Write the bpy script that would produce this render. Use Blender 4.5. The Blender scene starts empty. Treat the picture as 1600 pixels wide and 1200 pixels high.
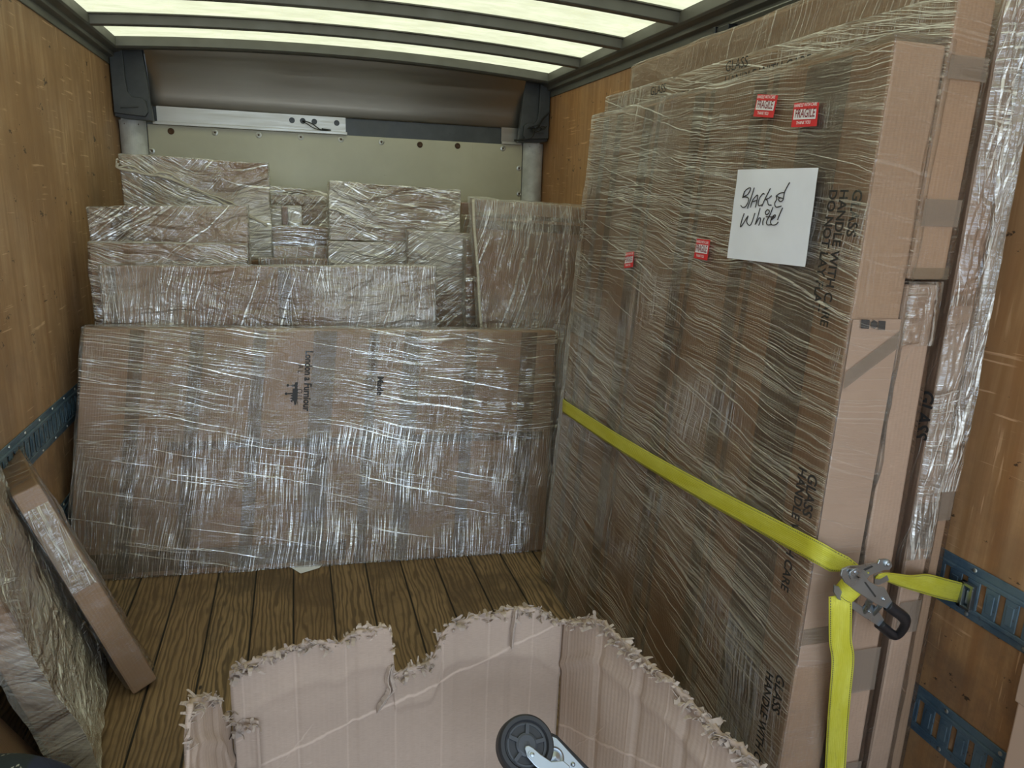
import bpy, bmesh, math, random
from mathutils import Vector, Matrix, noise
random.seed(7)
C = bpy.context.scene.collection
SC = bpy.context.scene
V = Vector

# ------------------------------------------------------------------ camera
YAW, PIT, ROL, FPX = 0.287, 0.242, 0.035, 1155.0
CAM = V((0.873, 0.0, 1.42))
_f = V((math.sin(YAW)*math.cos(PIT), math.cos(YAW)*math.cos(PIT), -math.sin(PIT)))
_r0 = V((math.cos(YAW), -math.sin(YAW), 0)); _u0 = _r0.cross(_f)
_r = math.cos(ROL)*_r0 + math.sin(ROL)*_u0
_u = -math.sin(ROL)*_r0 + math.cos(ROL)*_u0
cam = bpy.data.cameras.new('camera'); cam.sensor_width = 36; cam.lens = 36*FPX/1600; cam.clip_start = 0.02
co = bpy.data.objects.new('camera', cam); C.objects.link(co); SC.camera = co
co.matrix_world = Matrix(((_r.x, _u.x, -_f.x, CAM.x), (_r.y, _u.y, -_f.y, CAM.y), (_r.z, _u.z, -_f.z, CAM.z), (0, 0, 0, 1)))

def at(u, v, **k):
    """point of the place seen at photo pixel (u, v), on the plane x=, y= or z="""
    (a, val), = k.items(); i = 'xyz'.index(a)
    d = _r*(u-800)/FPX - _u*(v-600)/FPX + _f
    return CAM + d*((val-CAM[i])/d[i])

# ------------------------------------------------------------------ world, sun, exposure
w = bpy.data.worlds.new('sky'); SC.world = w; w.use_nodes = True
wn = w.node_tree.nodes; wl = w.node_tree.links
bg = wn['Background']
tc = wn.new('ShaderNodeTexCoord'); sp = wn.new('ShaderNodeSeparateXYZ'); cr = wn.new('ShaderNodeValToRGB')
wl.new(tc.outputs['Generated'], sp.inputs[0]); wl.new(sp.outputs['Z'], cr.inputs[0]); wl.new(cr.outputs[0], bg.inputs[0])
cr.color_ramp.elements[0].position = 0.0; cr.color_ramp.elements[0].color = (1.28, 1.56, 1.9, 1)
cr.color_ramp.elements[1].position = 0.45; cr.color_ramp.elements[1].color = (0.42, 0.50, 0.62, 1)
bg.inputs[1].default_value = 2.5
sl = bpy.data.lights.new('sun', 'SUN'); sl.energy = 6.0; sl.angle = math.radians(3); sl.color = (1, 0.95, 0.86)
so = bpy.data.objects.new('sun', sl); C.objects.link(so)
so.rotation_euler = (math.radians(-32), math.radians(12), 0)
vs = SC.view_settings
vs.view_transform = 'Standard'; vs.look = 'None'; vs.gamma = 1; vs.use_curve_mapping = False; vs.exposure = 0.15
SC.cycles.max_bounces = 10; SC.cycles.transparent_max_bounces = 24
SC.cycles.diffuse_bounces = 5; SC.cycles.glossy_bounces = 4; SC.cycles.transmission_bounces = 6
SC.cycles.sample_clamp_indirect = 6

W, H, YF, YB = 2.35, 2.027, 4.526, -0.25

# ------------------------------------------------------------------ node helper
class NT:
    def __init__(s, name):
        s.m = bpy.data.materials.new(name); s.m.use_nodes = True
        s.t = s.m.node_tree; s.n = s.t.nodes; s.l = s.t.links
        s.b = s.n['Principled BSDF']; s.out = s.n['Material Output']
    def node(s, ty, **k):
        n = s.n.new(ty)
        for a, b in k.items(): setattr(n, a, b)
        return n
    def link(s, a, b): s.l.new(a, b)
    def put(s, sock, v):
        if hasattr(v, 'is_output'): s.l.new(v, sock)
        else: sock.default_value = v
    def coord(s, kind='Object'): return s.node('ShaderNodeTexCoord').outputs[kind]
    def map(s, vec, scale=(1, 1, 1), rot=(0, 0, 0), loc=(0, 0, 0)):
        m = s.node('ShaderNodeMapping'); s.l.new(vec, m.inputs[0])
        m.inputs['Scale'].default_value = scale; m.inputs['Rotation'].default_value = rot
        s.put(m.inputs['Location'], loc); return m.outputs[0]
    def noise(s, vec, scale=5, detail=3, rough=.5, dist=0):
        n = s.node('ShaderNodeTexNoise'); s.l.new(vec, n.inputs['Vector'])
        n.inputs['Scale'].default_value = scale; n.inputs['Detail'].default_value = detail
        n.inputs['Roughness'].default_value = rough; n.inputs['Distortion'].default_value = dist
        return n.outputs['Fac']
    def math(s, op, a, b=0.0, c=None, clamp=False):
        n = s.node('ShaderNodeMath', operation=op, use_clamp=clamp)
        s.put(n.inputs[0], a); s.put(n.inputs[1], b)
        if c is not None: s.put(n.inputs[2], c)
        return n.outputs[0]
    def rng(s, v, a, b, c=0.0, d=1.0, smooth=True):
        n = s.node('ShaderNodeMapRange'); n.interpolation_type = 'SMOOTHSTEP' if smooth else 'LINEAR'
        s.put(n.inputs[0], v)
        for i, x in enumerate((a, b, c, d)): s.put(n.inputs[i+1], x)
        return n.outputs[0]
    def mix(s, f, a, b, mode='MIX'):
        n = s.node('ShaderNodeMix', data_type='RGBA', blend_type=mode)
        s.put(n.inputs[0], f)
        s.put(n.inputs[6], a if hasattr(a, 'is_output') else (*a, 1)); s.put(n.inputs[7], b if hasattr(b, 'is_output') else (*b, 1))
        return n.outputs[2]
    def bump(s, h, strength=.3, dist=.01, normal=None):
        n = s.node('ShaderNodeBump'); s.put(n.inputs['Height'], h)
        n.inputs['Strength'].default_value = strength; n.inputs['Distance'].default_value = dist
        if normal: s.l.new(normal, n.inputs['Normal'])
        return n.outputs[0]
    def set(s, **k):
        names = dict(col='Base Color', rough='Roughness', metal='Metallic', normal='Normal', alpha='Alpha', spec='Specular IOR Level', coat='Coat Weight', coatr='Coat Roughness', aniso='Anisotropic', coatn='Coat Normal')
        for a, v in k.items():
            sock = s.b.inputs[names[a]]
            if isinstance(v, tuple) and len(v) == 3: v = (*v, 1)
            s.put(sock, v)
        return s.m

def simple(name, col, rough=.5, metal=0.0, bump=0.0, bscale=80, vary=.12):
    t = NT(name); o = t.coord()
    n = t.noise(o, 9, 5, .6)
    dark = tuple(c*(1-vary*2) for c in col); lite = tuple(min(1, c*(1+vary)) for c in col)
    t.set(col=t.mix(t.rng(n, .3, .7), dark, lite), rough=t.rng(n, .2, .8, rough*.8, min(1, rough*1.2)), metal=metal)
    if bump: t.set(normal=t.bump(t.noise(o, bscale, 3), bump, .002))
    return t.m

# ------------------------------------------------------------------ materials
def mat_cardboard(name, col, vary=.1, flute=320.0, coat=.0, creases=False):
    t = NT(name); uv = t.coord('UV'); oi = t.node('ShaderNodeObjectInfo').outputs['Random']
    uvo = t.node('ShaderNodeVectorMath', operation='ADD'); t.link(uv, uvo.inputs[0])
    cb = t.node('ShaderNodeCombineXYZ'); t.link(t.math('MULTIPLY', oi, 37.0), cb.inputs[0]); t.link(t.math('MULTIPLY', oi, 11.0), cb.inputs[1]); t.link(cb.outputs[0], uvo.inputs[1])
    u = uvo.outputs[0]
    big = t.noise(u, 2.2, 4, .55)
    fib = t.noise(t.map(u, (60, 700, 1)), 1, 2, .6)
    spx = t.node('ShaderNodeSeparateXYZ'); t.link(u, spx.inputs[0])
    fl = t.math('SINE', t.math('MULTIPLY', spx.outputs[0], flute*2.2))
    c1 = t.mix(t.rng(big, .3, .7), tuple(c*(1-vary) for c in col), tuple(min(1, c*(1+vary)) for c in col))
    c2 = t.mix(t.math('MULTIPLY', t.rng(fib, .35, .7), .28), c1, tuple(c*.62 for c in col))
    # scuffs
    sc = t.rng(t.noise(t.map(u, (9, 40, 1), (0, 0, .5)), 1, 4, .7), .66, .72, 0, .25)
    c3 = t.mix(sc, c2, tuple(min(1, c*1.5+.05) for c in col))
    h = t.math('ADD', t.math('MULTIPLY', fl, .5), t.math('MULTIPLY', big, 6.0))
    if creases:       # vertical scores every 10.5 cm and one long crooked fold
        s0 = t.node('ShaderNodeSeparateXYZ'); t.link(uv, s0.inputs[0])
        wig = t.math('MULTIPLY', t.math('SUBTRACT', t.noise(uv, 9, 4, .6), .5), .02)
        fx = t.math('ABSOLUTE', t.math('SUBTRACT', t.math('FRACT', t.math('ADD', t.math('DIVIDE', t.math('ADD', s0.outputs[0], t.math('MULTIPLY', wig, .12)), .105), .27)), .5))
        sc1 = t.rng(fx, .006, .035, 1, 0)
        dl = t.math('ABSOLUTE', t.math('SUBTRACT', t.math('ADD', s0.outputs[1], t.math('MULTIPLY', wig, 1.6)), t.math('ADD', t.math('MULTIPLY', s0.outputs[0], .375), .205)))
        sc2 = t.rng(dl, .001, .006, 1, 0)
        d2 = t.math('ABSOLUTE', t.math('SUBTRACT', t.math('ADD', s0.outputs[1], t.math('MULTIPLY', wig, 3.0)), t.math('ADD', t.math('MULTIPLY', s0.outputs[0], 1.3), .1)))
        sc3 = t.math('MULTIPLY', t.rng(d2, .001, .004, 1, 0), t.rng(t.noise(uv, 4, 2), .5, .6))
        lines_ = t.math('MAXIMUM', t.math('MULTIPLY', sc1, .35), t.math('MAXIMUM', sc2, t.math('MULTIPLY', sc3, .6)))
        c3 = t.mix(t.math('MULTIPLY', lines_, .45), c3, tuple(min(1, c*1.5+.06) for c in col))
        h = t.math('ADD', h, t.math('MULTIPLY', lines_, 7.0))
    t.set(col=c3, rough=.75, spec=.3, normal=t.bump(h, .25, .0012), coat=coat, coatr=.2)
    return t.m
M = {}
M['card'] = mat_cardboard('corrugated cardboard', (0.36, 0.228, 0.142))
M['cardlight'] = mat_cardboard('pale corrugated cardboard', (0.42, 0.285, 0.20))
M['cardold'] = mat_cardboard('worn grey cardboard', (0.42, 0.32, 0.25), .1, 260)
M['cardscored'] = mat_cardboard('worn grey cardboard with creases', (0.42, 0.32, 0.25), .1, 260, creases=True)

def mat_wrap(name, ang=0.0, dens=1.0, ang2=1.45, haze=.02, gloss=1.0, seed=0.0, wob=.05, second=.5, crinkle=.4, lo=.56, milk=.5, rough=.1, split=None, lg=.16):
    """stretch film: clear, glossy, with long folded strands running along angle ang (uv in metres)"""
    t = NT(name); uv0 = t.coord('UV')
    oi = t.node('ShaderNodeObjectInfo').outputs['Random']
    cb = t.node('ShaderNodeCombineXYZ'); t.link(t.math('MULTIPLY', oi, 17.0), cb.inputs[0]); t.link(t.math('MULTIPLY', oi, 23.0), cb.inputs[1]); cb.inputs[2].default_value = seed
    va = t.node('ShaderNodeVectorMath', operation='ADD'); t.link(uv0, va.inputs[0]); t.link(cb.outputs[0], va.inputs[1]); uv = va.outputs[0]
    nz = t.node('ShaderNodeTexNoise'); t.link(uv, nz.inputs['Vector']); nz.inputs['Scale'].default_value = 1.3; nz.inputs['Detail'].default_value = 1.5
    vm = t.node('ShaderNodeVectorMath', operation='MULTIPLY_ADD'); t.link(nz.outputs['Color'], vm.inputs[0])
    vm.inputs[1].default_value = (wob*4, wob*4, 0); t.link(uv, vm.inputs[2]); wuv = vm.outputs[0]
    nz2 = t.node('ShaderNodeTexNoise'); t.link(uv, nz2.inputs['Vector']); nz2.inputs['Scale'].default_value = 9; nz2.inputs['Detail'].default_value = 1
    vm2 = t.node('ShaderNodeVectorMath', operation='MULTIPLY_ADD'); t.link(nz2.outputs['Color'], vm2.inputs[0])
    vm2.inputs[1].default_value = (wob*.25, wob*.25, 0); t.link(wuv, vm2.inputs[2]); wuv = vm2.outputs[0]
    def strands(a, sx, sy, off, lo_, hi_, det=1.0):
        r = t.map(wuv, (1, 1, 1), (0, 0, -a)); v = t.map(r, (sx, sy*dens, 1), (0, 0, 0), (off, off*2, off*3))
        return t.rng(t.noise(v, 1, det, .5), lo_, hi_)
    def mask(off, sc, lo_, hi_): return t.rng(t.noise(t.map(uv, (1, 1, 1), (0, 0, 0), (off, off*.7+2, 0)), sc, 2.5, .55), lo_, hi_)
    A1 = t.math('MULTIPLY', strands(ang, 2.0, 430, 3+seed, lo, lo+.09), mask(5+seed, 2.0, .36, .58))
    A2 = t.math('MULTIPLY', strands(ang+.13, 1.6, 270, 13+seed, lo+.03, lo+.11), mask(15+seed, 1.7, .42, .6))
    A3 = t.math('MULTIPLY', strands(ang-.10, 1.2, 120, 23+seed, lo+.1, lo+.15), .95)
    B1 = t.math('MULTIPLY', t.math('MULTIPLY', strands(ang2, 4, 430, 7+seed, lo+.01, lo+.1), mask(9+seed, 2.6, .5, .62)), second)
    if split:      # below this height the film was drawn tight upright instead of level
        yy = t.node('ShaderNodeSeparateXYZ'); t.link(uv0, yy.inputs[0])
        edge = t.math('ADD', yy.outputs[1], t.math('MULTIPLY', t.noise(t.map(uv, (1, 1, 1)), 3.5, 3), .3))
        up = t.rng(edge, split+.10, split+.22, 0, 1)
        A1 = t.math('MULTIPLY', A1, t.math('ADD', t.math('MULTIPLY', up, .8), .2)); A2 = t.math('MULTIPLY', A2, t.math('ADD', t.math('MULTIPLY', up, .7), .3))
        B1 = t.math('MAXIMUM', t.math('MULTIPLY', B1, .4), t.math('MULTIPLY', t.math('MULTIPLY', strands(ang2, 5, 330, 27+seed, lo-.03, lo+.06), mask(41, 2.4, .33, .5)), t.math('SUBTRACT', 1.0, up)))
    line = t.math('MAXIMUM', t.math('MAXIMUM', A1, A2), t.math('MAXIMUM', A3, B1), clamp=True)
    su = t.node('ShaderNodeSeparateXYZ'); t.link(uv0, su.inputs[0])
    ends = t.math('SUBTRACT', t.rng(su.outputs[0], 7.9, 8.0, 0, 1), t.rng(su.outputs[0], 15.5, 15.6, 0, 1))   # the narrow end faces carry fewer folds
    line = t.math('MULTIPLY', line, t.math('SUBTRACT', 1.0, t.math('MULTIPLY', ends, .8)))
    ck = t.noise(t.map(wuv, (5, 16, 1), (0, 0, -ang)), 1, 3, .6, .8)
    fine = t.noise(t.map(wuv, (6, 260*dens, 1), (0, 0, -ang)), 1, 2, .6)
    n1 = t.bump(t.math('ADD', t.math('MULTIPLY', ck, crinkle*8), t.math('MULTIPLY', fine, .7)), .9, .0035)
    nrm = t.bump(line, .9, .0016, n1)
    g = t.node('ShaderNodeBsdfGlossy'); g.inputs['Roughness'].default_value = rough; g.inputs['Color'].default_value = (1, 1, 1, 1); t.link(nrm, g.inputs['Normal'])
    d = t.node('ShaderNodeBsdfDiffuse'); d.inputs['Color'].default_value = (.95, .91, .79, 1); t.link(nrm, d.inputs['Normal'])  # milky film folds; reflected yellow roof light is put into this tint
    tr = t.node('ShaderNodeBsdfTransparent'); tr.inputs['Color'].default_value = (.96, .955, .94, 1)
    lw = t.node('ShaderNodeFresnel'); lw.inputs['IOR'].default_value = 1.5; t.link(nrm, lw.inputs['Normal'])
    md = t.node('ShaderNodeMixShader'); t.put(md.inputs[0], t.math('ADD', t.math('MULTIPLY', line, milk), t.math('MULTIPLY', mask(31+seed, 1.8, .35, .7), haze*2))); t.link(tr.outputs[0], md.inputs[1]); t.link(d.outputs[0], md.inputs[2])
    mg = t.node('ShaderNodeMixShader')
    fac = t.math('MINIMUM', t.math('MULTIPLY', t.math('ADD', t.math('MULTIPLY', lw.outputs[0], gloss), t.math('MULTIPLY', line, lg)), t.math('SUBTRACT', 1.0, t.math('MULTIPLY', ends, .55))), .75)
    t.link(fac, mg.inputs[0]); t.link(md.outputs[0], mg.inputs[1]); t.link(g.outputs[0], mg.inputs[2])
    t.link(mg.outputs[0], t.out.inputs['Surface']); t.n.remove(t.b)
    return t.m
def mat_tape(name, col, f=.45):
    t = NT(name); o = t.coord('UV')
    g = t.node('ShaderNodeBsdfPrincipled'); g.inputs['Base Color'].default_value = (*col, 1); g.inputs['Roughness'].default_value = .22
    g.inputs['Normal'].default_value = (0, 0, 0)
    t.link(t.bump(t.noise(t.map(t.coord('Object'), (30, 30, 30)), 1, 3), .3, .002), g.inputs['Normal'])
    tr = t.node('ShaderNodeBsdfTransparent'); m = t.node('ShaderNodeMixShader'); m.inputs[0].default_value = f
    t.link(tr.outputs[0], m.inputs[1]); t.link(g.outputs[0], m.inputs[2]); t.link(m.outputs[0], t.out.inputs[0]); t.n.remove(t.b); return t.m
M['tape'] = mat_tape('clear brown packing tape', (.17, .135, .09), .4)
M['greytape'] = mat_tape('grey packing tape', (.24, .19, .145), .6)
M['ink'] = simple('black print', (.03, .026, .024), .6)
M['inkfaint'] = simple('faded brown print', (.13, .085, .055), .7)
M['red'] = simple('red sticker', (.70, .03, .035), .4, vary=.05)
M['darkred'] = simple('dark red lettering', (.22, .01, .02), .4, vary=.05)
M['white'] = simple('white sticker print', (.88, .86, .86), .45, vary=.03)
M['paper'] = simple('white paper', (.80, .82, .88), .5, vary=.02)
M['yellow'] = None

def mat_ply(name, base, ang, seed):
    t = NT(name); o = t.coord()
    mp = t.map(o, (1, 1, 1), (0, 0, 0), (seed, seed, seed))
    st = t.noise(t.map(mp, (1, 14, .7)), 1.3, 5, .6, .6)
    st2 = t.noise(t.map(mp, (1, 60, 2)), 1.5, 4, .6)
    big = t.noise(mp, 1.7, 4, .6)
    wv = t.node('ShaderNodeTexWave', wave_type='RINGS'); t.link(t.map(mp, (1, 1.6, .35)), wv.inputs[0]); wv.inputs['Scale'].default_value = 3.4; wv.inputs['Distortion'].default_value = 5; wv.inputs['Detail'].default_value = 2; wv.inputs['Detail Scale'].default_value = .8
    a, b = base, tuple(c*f for c, f in zip(base, (.66, .56, .45)))
    c = t.mix(t.rng(st, .3, .72), b, a)
    c = t.mix(t.math('MULTIPLY', t.rng(wv.outputs[0], .5, .95), .22), c, tuple(x*y for x, y in zip(base, (.62, .42, .3))))
    c = t.mix(t.math('MULTIPLY', t.rng(st2, .5, .8), .35), c, tuple(min(1, x*1.15) for x in base))
    c = t.mix(t.math('MULTIPLY', t.rng(big, .42, .62), .7), c, tuple(x*y for x, y in zip(base, (.7, .62, .55))))
    # grey brown grime, heavier low down where loads rub
    spz = t.node('ShaderNodeSeparateXYZ'); t.link(o, spz.inputs[0])
    low = t.rng(spz.outputs[2], 1.1, .2, 0.0, 1.0)
    gr = t.math('MULTIPLY', t.rng(t.noise(mp, 5, 6, .7), .35, .65), t.math('ADD', t.math('MULTIPLY', low, .55), .22))
    c = t.mix(gr, c, (.17, .10, .06))
    # black nicks
    v = t.node('ShaderNodeTexNoise'); t.link(t.map(mp, (1, 9, 16)), v.inputs[0]); v.inputs['Scale'].default_value = 1.2; v.inputs['Detail'].default_value = 5; v.inputs['Roughness'].default_value = .75
    nick = t.rng(v.outputs[0], .64, .665)
    c = t.mix(t.math('MULTIPLY', nick, .85), c, (.03, .02, .015))
    # pale scratches, diagonal
    s = t.noise(t.map(mp, (1, 5, 110), (.35, 0, 0)), 1, 3, .5)
    gate = t.rng(t.noise(mp, 6, 2), .5, .62)
    c = t.mix(t.math('MULTIPLY', t.math('MULTIPLY', t.rng(s, .62, .68), gate), .6), c, tuple(min(1, x*1.4+.08) for x in base))
    s2 = t.noise(t.map(mp, (1, 90, 5), (-.5, 0, 0), (3, 2, 5)), 1, 3, .5)
    c = t.mix(t.math('MULTIPLY', t.math('MULTIPLY', t.rng(s2, .63, .68), t.rng(t.noise(mp, 4, 2), .5, .6)), .5), c, tuple(min(1, x*1.4+.06) for x in base))
    t.set(col=c, rough=t.rng(big, .3, .7, .42, .6), spec=.35, normal=t.bump(t.math('ADD', st2, t.math('MULTIPLY', nick, -2)), .12, .003))
    return t.m
M['plyL'] = mat_ply('left plywood lining', (.50, .322, .172), 0, 2.3)
M['plyR'] = mat_ply('right plywood lining', (.54, .31, .145), 0, 8.1)

def mat_floor():
    t = NT('worn pine floor boards'); o = t.coord()
    sp = t.node('ShaderNodeSeparateXYZ'); t.link(o, sp.inputs[0])
    pw = .137
    px = t.math('DIVIDE', sp.outputs[0], pw); fl = t.math('FLOOR', px); fr = t.math('FRACT', px)
    cb = t.node('ShaderNodeCombineXYZ')
    t.link(sp.outputs[0], cb.inputs[0]); t.link(t.math('ADD', sp.outputs[1], t.math('MULTIPLY', fl, 3.71)), cb.inputs[1]); t.link(t.math('MULTIPLY', fl, 1.37), cb.inputs[2])
    v = cb.outputs[0]
    wv = t.node('ShaderNodeTexWave', wave_type='BANDS', bands_direction='X')
    t.link(t.map(v, (1, .16, 1)), wv.inputs[0]); wv.inputs['Scale'].default_value = 20; wv.inputs['Distortion'].default_value = 18; wv.inputs['Detail'].default_value = 3; wv.inputs['Detail Scale'].default_value = .7; wv.inputs['Detail Roughness'].default_value = .55
    fine = t.noise(t.map(v, (240, 6, 1)), 1, 3)
    big = t.noise(v, 3.2, 5, .65)
    c = t.mix(t.rng(wv.outputs[0], .3, 1.0), (.30, .20, .105), (.095, .062, .033))
    c = t.mix(t.math('MULTIPLY', t.rng(fine, .35, .7), .6), c, (.13, .085, .04))
    c = t.mix(t.rng(big, .44, .68, 0, .75), c, (.075, .05, .028))
    wn_ = t.node('ShaderNodeTexWhiteNoise', noise_dimensions='1D'); t.link(fl, wn_.inputs['W'])
    c = t.mix(t.math('MULTIPLY', wn_.outputs[0], .35), c, (.16, .09, .04))
    ed = t.math('MINIMUM', fr, t.math('SUBTRACT', 1.0, fr))
    seam = t.rng(ed, .012, .03, 1, 0)
    c = t.mix(seam, c, (.012, .009, .006))
    knot = t.rng(t.noise(t.map(v, (26, 9, 1)), 1, 2), .76, .8)
    c = t.mix(knot, c, (.03, .017, .01))
    h = t.math('ADD', t.math('MULTIPLY', wv.outputs[0], -.6), t.math('MULTIPLY', seam, -3))
    t.set(col=c, rough=.55, spec=.3, normal=t.bump(h, .5, .003)); return t.m
M['floor'] = mat_floor()

def mat_roof():
    t = NT('translucent fibreglass roof'); o = t.coord()
    n = t.noise(t.map(o, (2.2, 5, 1)), 3, 6, .65); n2 = t.noise(t.map(o, (16, 40, 1)), 1, 4)
    c = t.mix(t.rng(n, .3, .7), (.41, .41, .27), (.50, .50, .345))
    c = t.mix(t.math('MULTIPLY', t.rng(n2, .5, .75), .3), c, (.50, .52, .30))
    vo = t.noise(t.map(o, (7, 1.2, 1), (0, 0, .3)), 1, 5, .6, .8)
    crack = t.rng(t.math('ABSOLUTE', t.math('SUBTRACT', vo, .5)), .0, .006, 1, 0)
    c = t.mix(t.math('MULTIPLY', crack, .3), c, (.45, .42, .2))
    tl = t.node('ShaderNodeBsdfTranslucent'); t.link(c, tl.inputs[0])
    d = t.node('ShaderNodeBsdfDiffuse'); t.link(c, d.inputs[0])
    m = t.node('ShaderNodeMixShader'); m.inputs[0].default_value = .35
    t.link(tl.outputs[0], m.inputs[1]); t.link(d.outputs[0], m.inputs[2]); t.link(m.outputs[0], t.out.inputs[0]); t.n.remove(t.b); return t.m
M['roof'] = mat_roof()
def mat_metal(name, col, rough, streak=(1, 60, 60), amt=.3, metal=.9, stain=0):
    t = NT(name); o = t.coord()
    n = t.noise(t.map(o, streak), 1.5, 3); b = t.noise(t.map(o, (3, 3, 1)), 1, 4, .6)
    c = t.mix(t.math('MULTIPLY', n, amt), col, tuple(x*.6 for x in col))
    if stain: c = t.mix(t.rng(b, .4, .65, 0, stain), c, (.30, .25, .17))
    t.set(col=c, metal=metal, rough=t.rng(n, .2, .8, rough*.8, rough*1.25), normal=t.bump(t.math('ADD', n, t.math('MULTIPLY', b, 1.5)), .08, .004)); return t.m
M['alu'] = mat_metal('brushed aluminium sheet', (.40, .38, .33), .34, (.6, 1, 25), .25, .92, .08)
M['alustrip'] = mat_metal('aluminium strip', (.50, .49, .45), .4, (3, 60, 60), .2, .75, .2)
M['galv'] = mat_metal('galvanised steel', (.42, .43, .40), .42, (8, 8, 8), .3, .55, .1)
M['darksteel'] = mat_metal('dull grey painted steel', (.155, .155, .14), .5, (10, 3, 10), .25, .25)
M['casting'] = simple('dark blue grey moulded plastic', (.06, .066, .066), .42, vary=.15)
M['pillar'] = simple('scuffed white painted post', (.60, .61, .57), .5, vary=.14)
M['panel'] = None
def mat_panel():
    t = NT('cream painted front panel'); o = t.coord()
    b = t.noise(o, 2, 5, .6)
    c = t.mix(t.rng(b, .3, .7), (.46, .44, .31), (.54, .52, .38))
    s = t.rng(t.noise(t.map(o, (9, 1, 50)), 1, 5, .7), .68, .72)
    c = t.mix(t.math('MULTIPLY', s, .5), c, (.25, .22, .15))
    d = t.rng(t.noise(t.map(o, (70, 1, 1.2)), 1, 4, .6), .68, .75, 0, .25)
    c = t.mix(d, c, (.42, .38, .22))
    t.set(col=c, rough=.38, spec=.5, normal=t.bump(b, .1, .01)); return t.m
M['panel'] = mat_panel()
def mat_track():
    t = NT('blue grey worn track steel'); o = t.coord()
    b = t.noise(o, 14, 5, .65); 
    c = t.mix(t.rng(b, .4, .6), (.075, .12, .16), (.12, .17, .20))
    sp = t.rng(t.noise(o, 60, 4, .7), .62, .7, 0, .8)
    c = t.mix(sp, c, (.07, .045, .03))
    t.set(col=c, rough=.45, metal=.25, normal=t.bump(b, .2, .003)); return t.m
M['track'] = mat_track()
M['rust'] = simple('rusty dark bolt', (.09, .045, .02), .7, .2)
M['bolt'] = simple('zinc fastener', (.55, .55, .50), .35, .8)
M['black'] = simple('black rubber grip', (.012, .012, .014), .32, bump=.1)
M['tyre'] = simple('black rubber wheel', (.022, .023, .026), .5, bump=.1)
M['hubgrey'] = simple('dark grey wheel hub', (.045, .05, .058), .45)
M['zinc'] = mat_metal('zinc plated steel', (.42, .46, .48), .3, (12, 12, 12), .2, .95)
M['cable'] = simple('black cable', (.02, .02, .018), .5)
M['asphalt'] = simple('pale concrete yard', (.46, .46, .44), .9, vary=.15)

def mat_web():
    t = NT('yellow polyester webbing'); u = t.coord('UV'); sp = t.node('ShaderNodeSeparateXYZ'); t.link(u, sp.inputs[0])
    # uv: x along length (m), y across 0..1
    y = sp.outputs[1]; x = sp.outputs[0]
    b = t.noise(t.map(u, (9, 2, 1)), 1, 4, .6)
    c = t.mix(t.rng(b, .35, .7), (.50, .46, .03), (.58, .55, .07))
    dirt = t.rng(t.noise(t.map(u, (30, 3, 1)), 1, 5, .7), .55, .75, 0, .45)
    c = t.mix(dirt, c, (.33, .30, .05))
    d = t.math('ABSOLUTE', t.math('SUBTRACT', t.math('ABSOLUTE', t.math('SUBTRACT', y, .5)), .43))
    near = t.rng(d, .015, .03, 1, 0)
    dash = t.rng(t.math('FRACT', t.math('MULTIPLY', x, 190.0)), .3, .4)
    c = t.mix(t.math('MULTIPLY', t.math('MULTIPLY', near, dash), .85), c, (.03, .03, .05))
    rib = t.math('SINE', t.math('MULTIPLY', y, 75.0)); wv = t.math('SINE', t.math('MULTIPLY', x, 1900.0))
    t.set(col=c, rough=.55, spec=.4, normal=t.bump(t.math('ADD', rib, t.math('MULTIPLY', wv, .5)), .3, .0012)); return t.m
M['yellow'] = mat_web()

# wrap variants
M['wr_front'] = mat_wrap('stretch film nearly level strands', -.10, 1.0, 1.53, .01, 1.3, 0, .02, 1.0, .28, .545, .35, .10, .50, .7)
M['wr_big'] = mat_wrap('stretch film wavy strands', -.12, 1.2, 1.50, .01, .8, 3, .036, .8, .4, .545, .38, .10, None, .42)
M['wr_vert'] = mat_wrap('stretch film upright strands', 1.42, .8, 1.7, .16, 1.7, 5, .05, .9, 1.0, .53, .5, .16, None, .35)
M['wr_horz'] = mat_wrap('stretch film crossed strands', -.22, .6, .8, .24, 1.9, 8, .08, .9, 1.6, .53, .5, .17, None, .35)
M['wr_diag'] = mat_wrap('stretch film slanting strands', .75, .6, -.5, .24, 1.8, 11, .08, .9, 1.6, .53, .5, .17, None, .35)
M['wr_clear'] = mat_wrap('clear stretch film', 1.2, .6, .3, .01, .8, 14, .08, .3, .3, .62, .3)
M['wr_shiny'] = mat_wrap('bunched shiny stretch film', 1.5, .5, .1, .10, 1.8, 19, .06, .8, .9, .55, .5, .14)

# ------------------------------------------------------------------ object helpers
def link(name, me, mat, parent=None, loc=None):
    o = bpy.data.objects.new(name, me); C.objects.link(o)
    if mat is not None: me.materials.append(mat)
    if parent is not None: o.parent = parent
    if loc is not None: o.location = loc
    return o
def mesh(name, verts, faces, mat, parent=None, loc=None, uvs=None, smooth=False):
    me = bpy.data.meshes.new(name); me.from_pydata([tuple(v) for v in verts], [], faces)
    if uvs is not None:
        ul = me.uv_layers.new(name='UVMap')
        for p in me.polygons:
            for li in p.loop_indices: ul.data[li].uv = uvs[me.loops[li].vertex_index]
    if smooth: me.shade_smooth()
    me.update()
    return link(name, me, mat, parent, loc)
def bmobj(name, bm, mat, parent=None, loc=None, smooth=False):
    me = bpy.data.meshes.new(name); bmesh.ops.recalc_face_normals(bm, faces=bm.faces); bm.to_mesh(me); bm.free()
    if smooth: me.shade_smooth()
    return link(name, me, mat, parent, loc)
def tag(o, label, cat, group=None):
    o['label'] = label; o['category'] = cat
    if group: o['group'] = group
    return o
def struct(o): o['kind'] = 'structure'; return o
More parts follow.
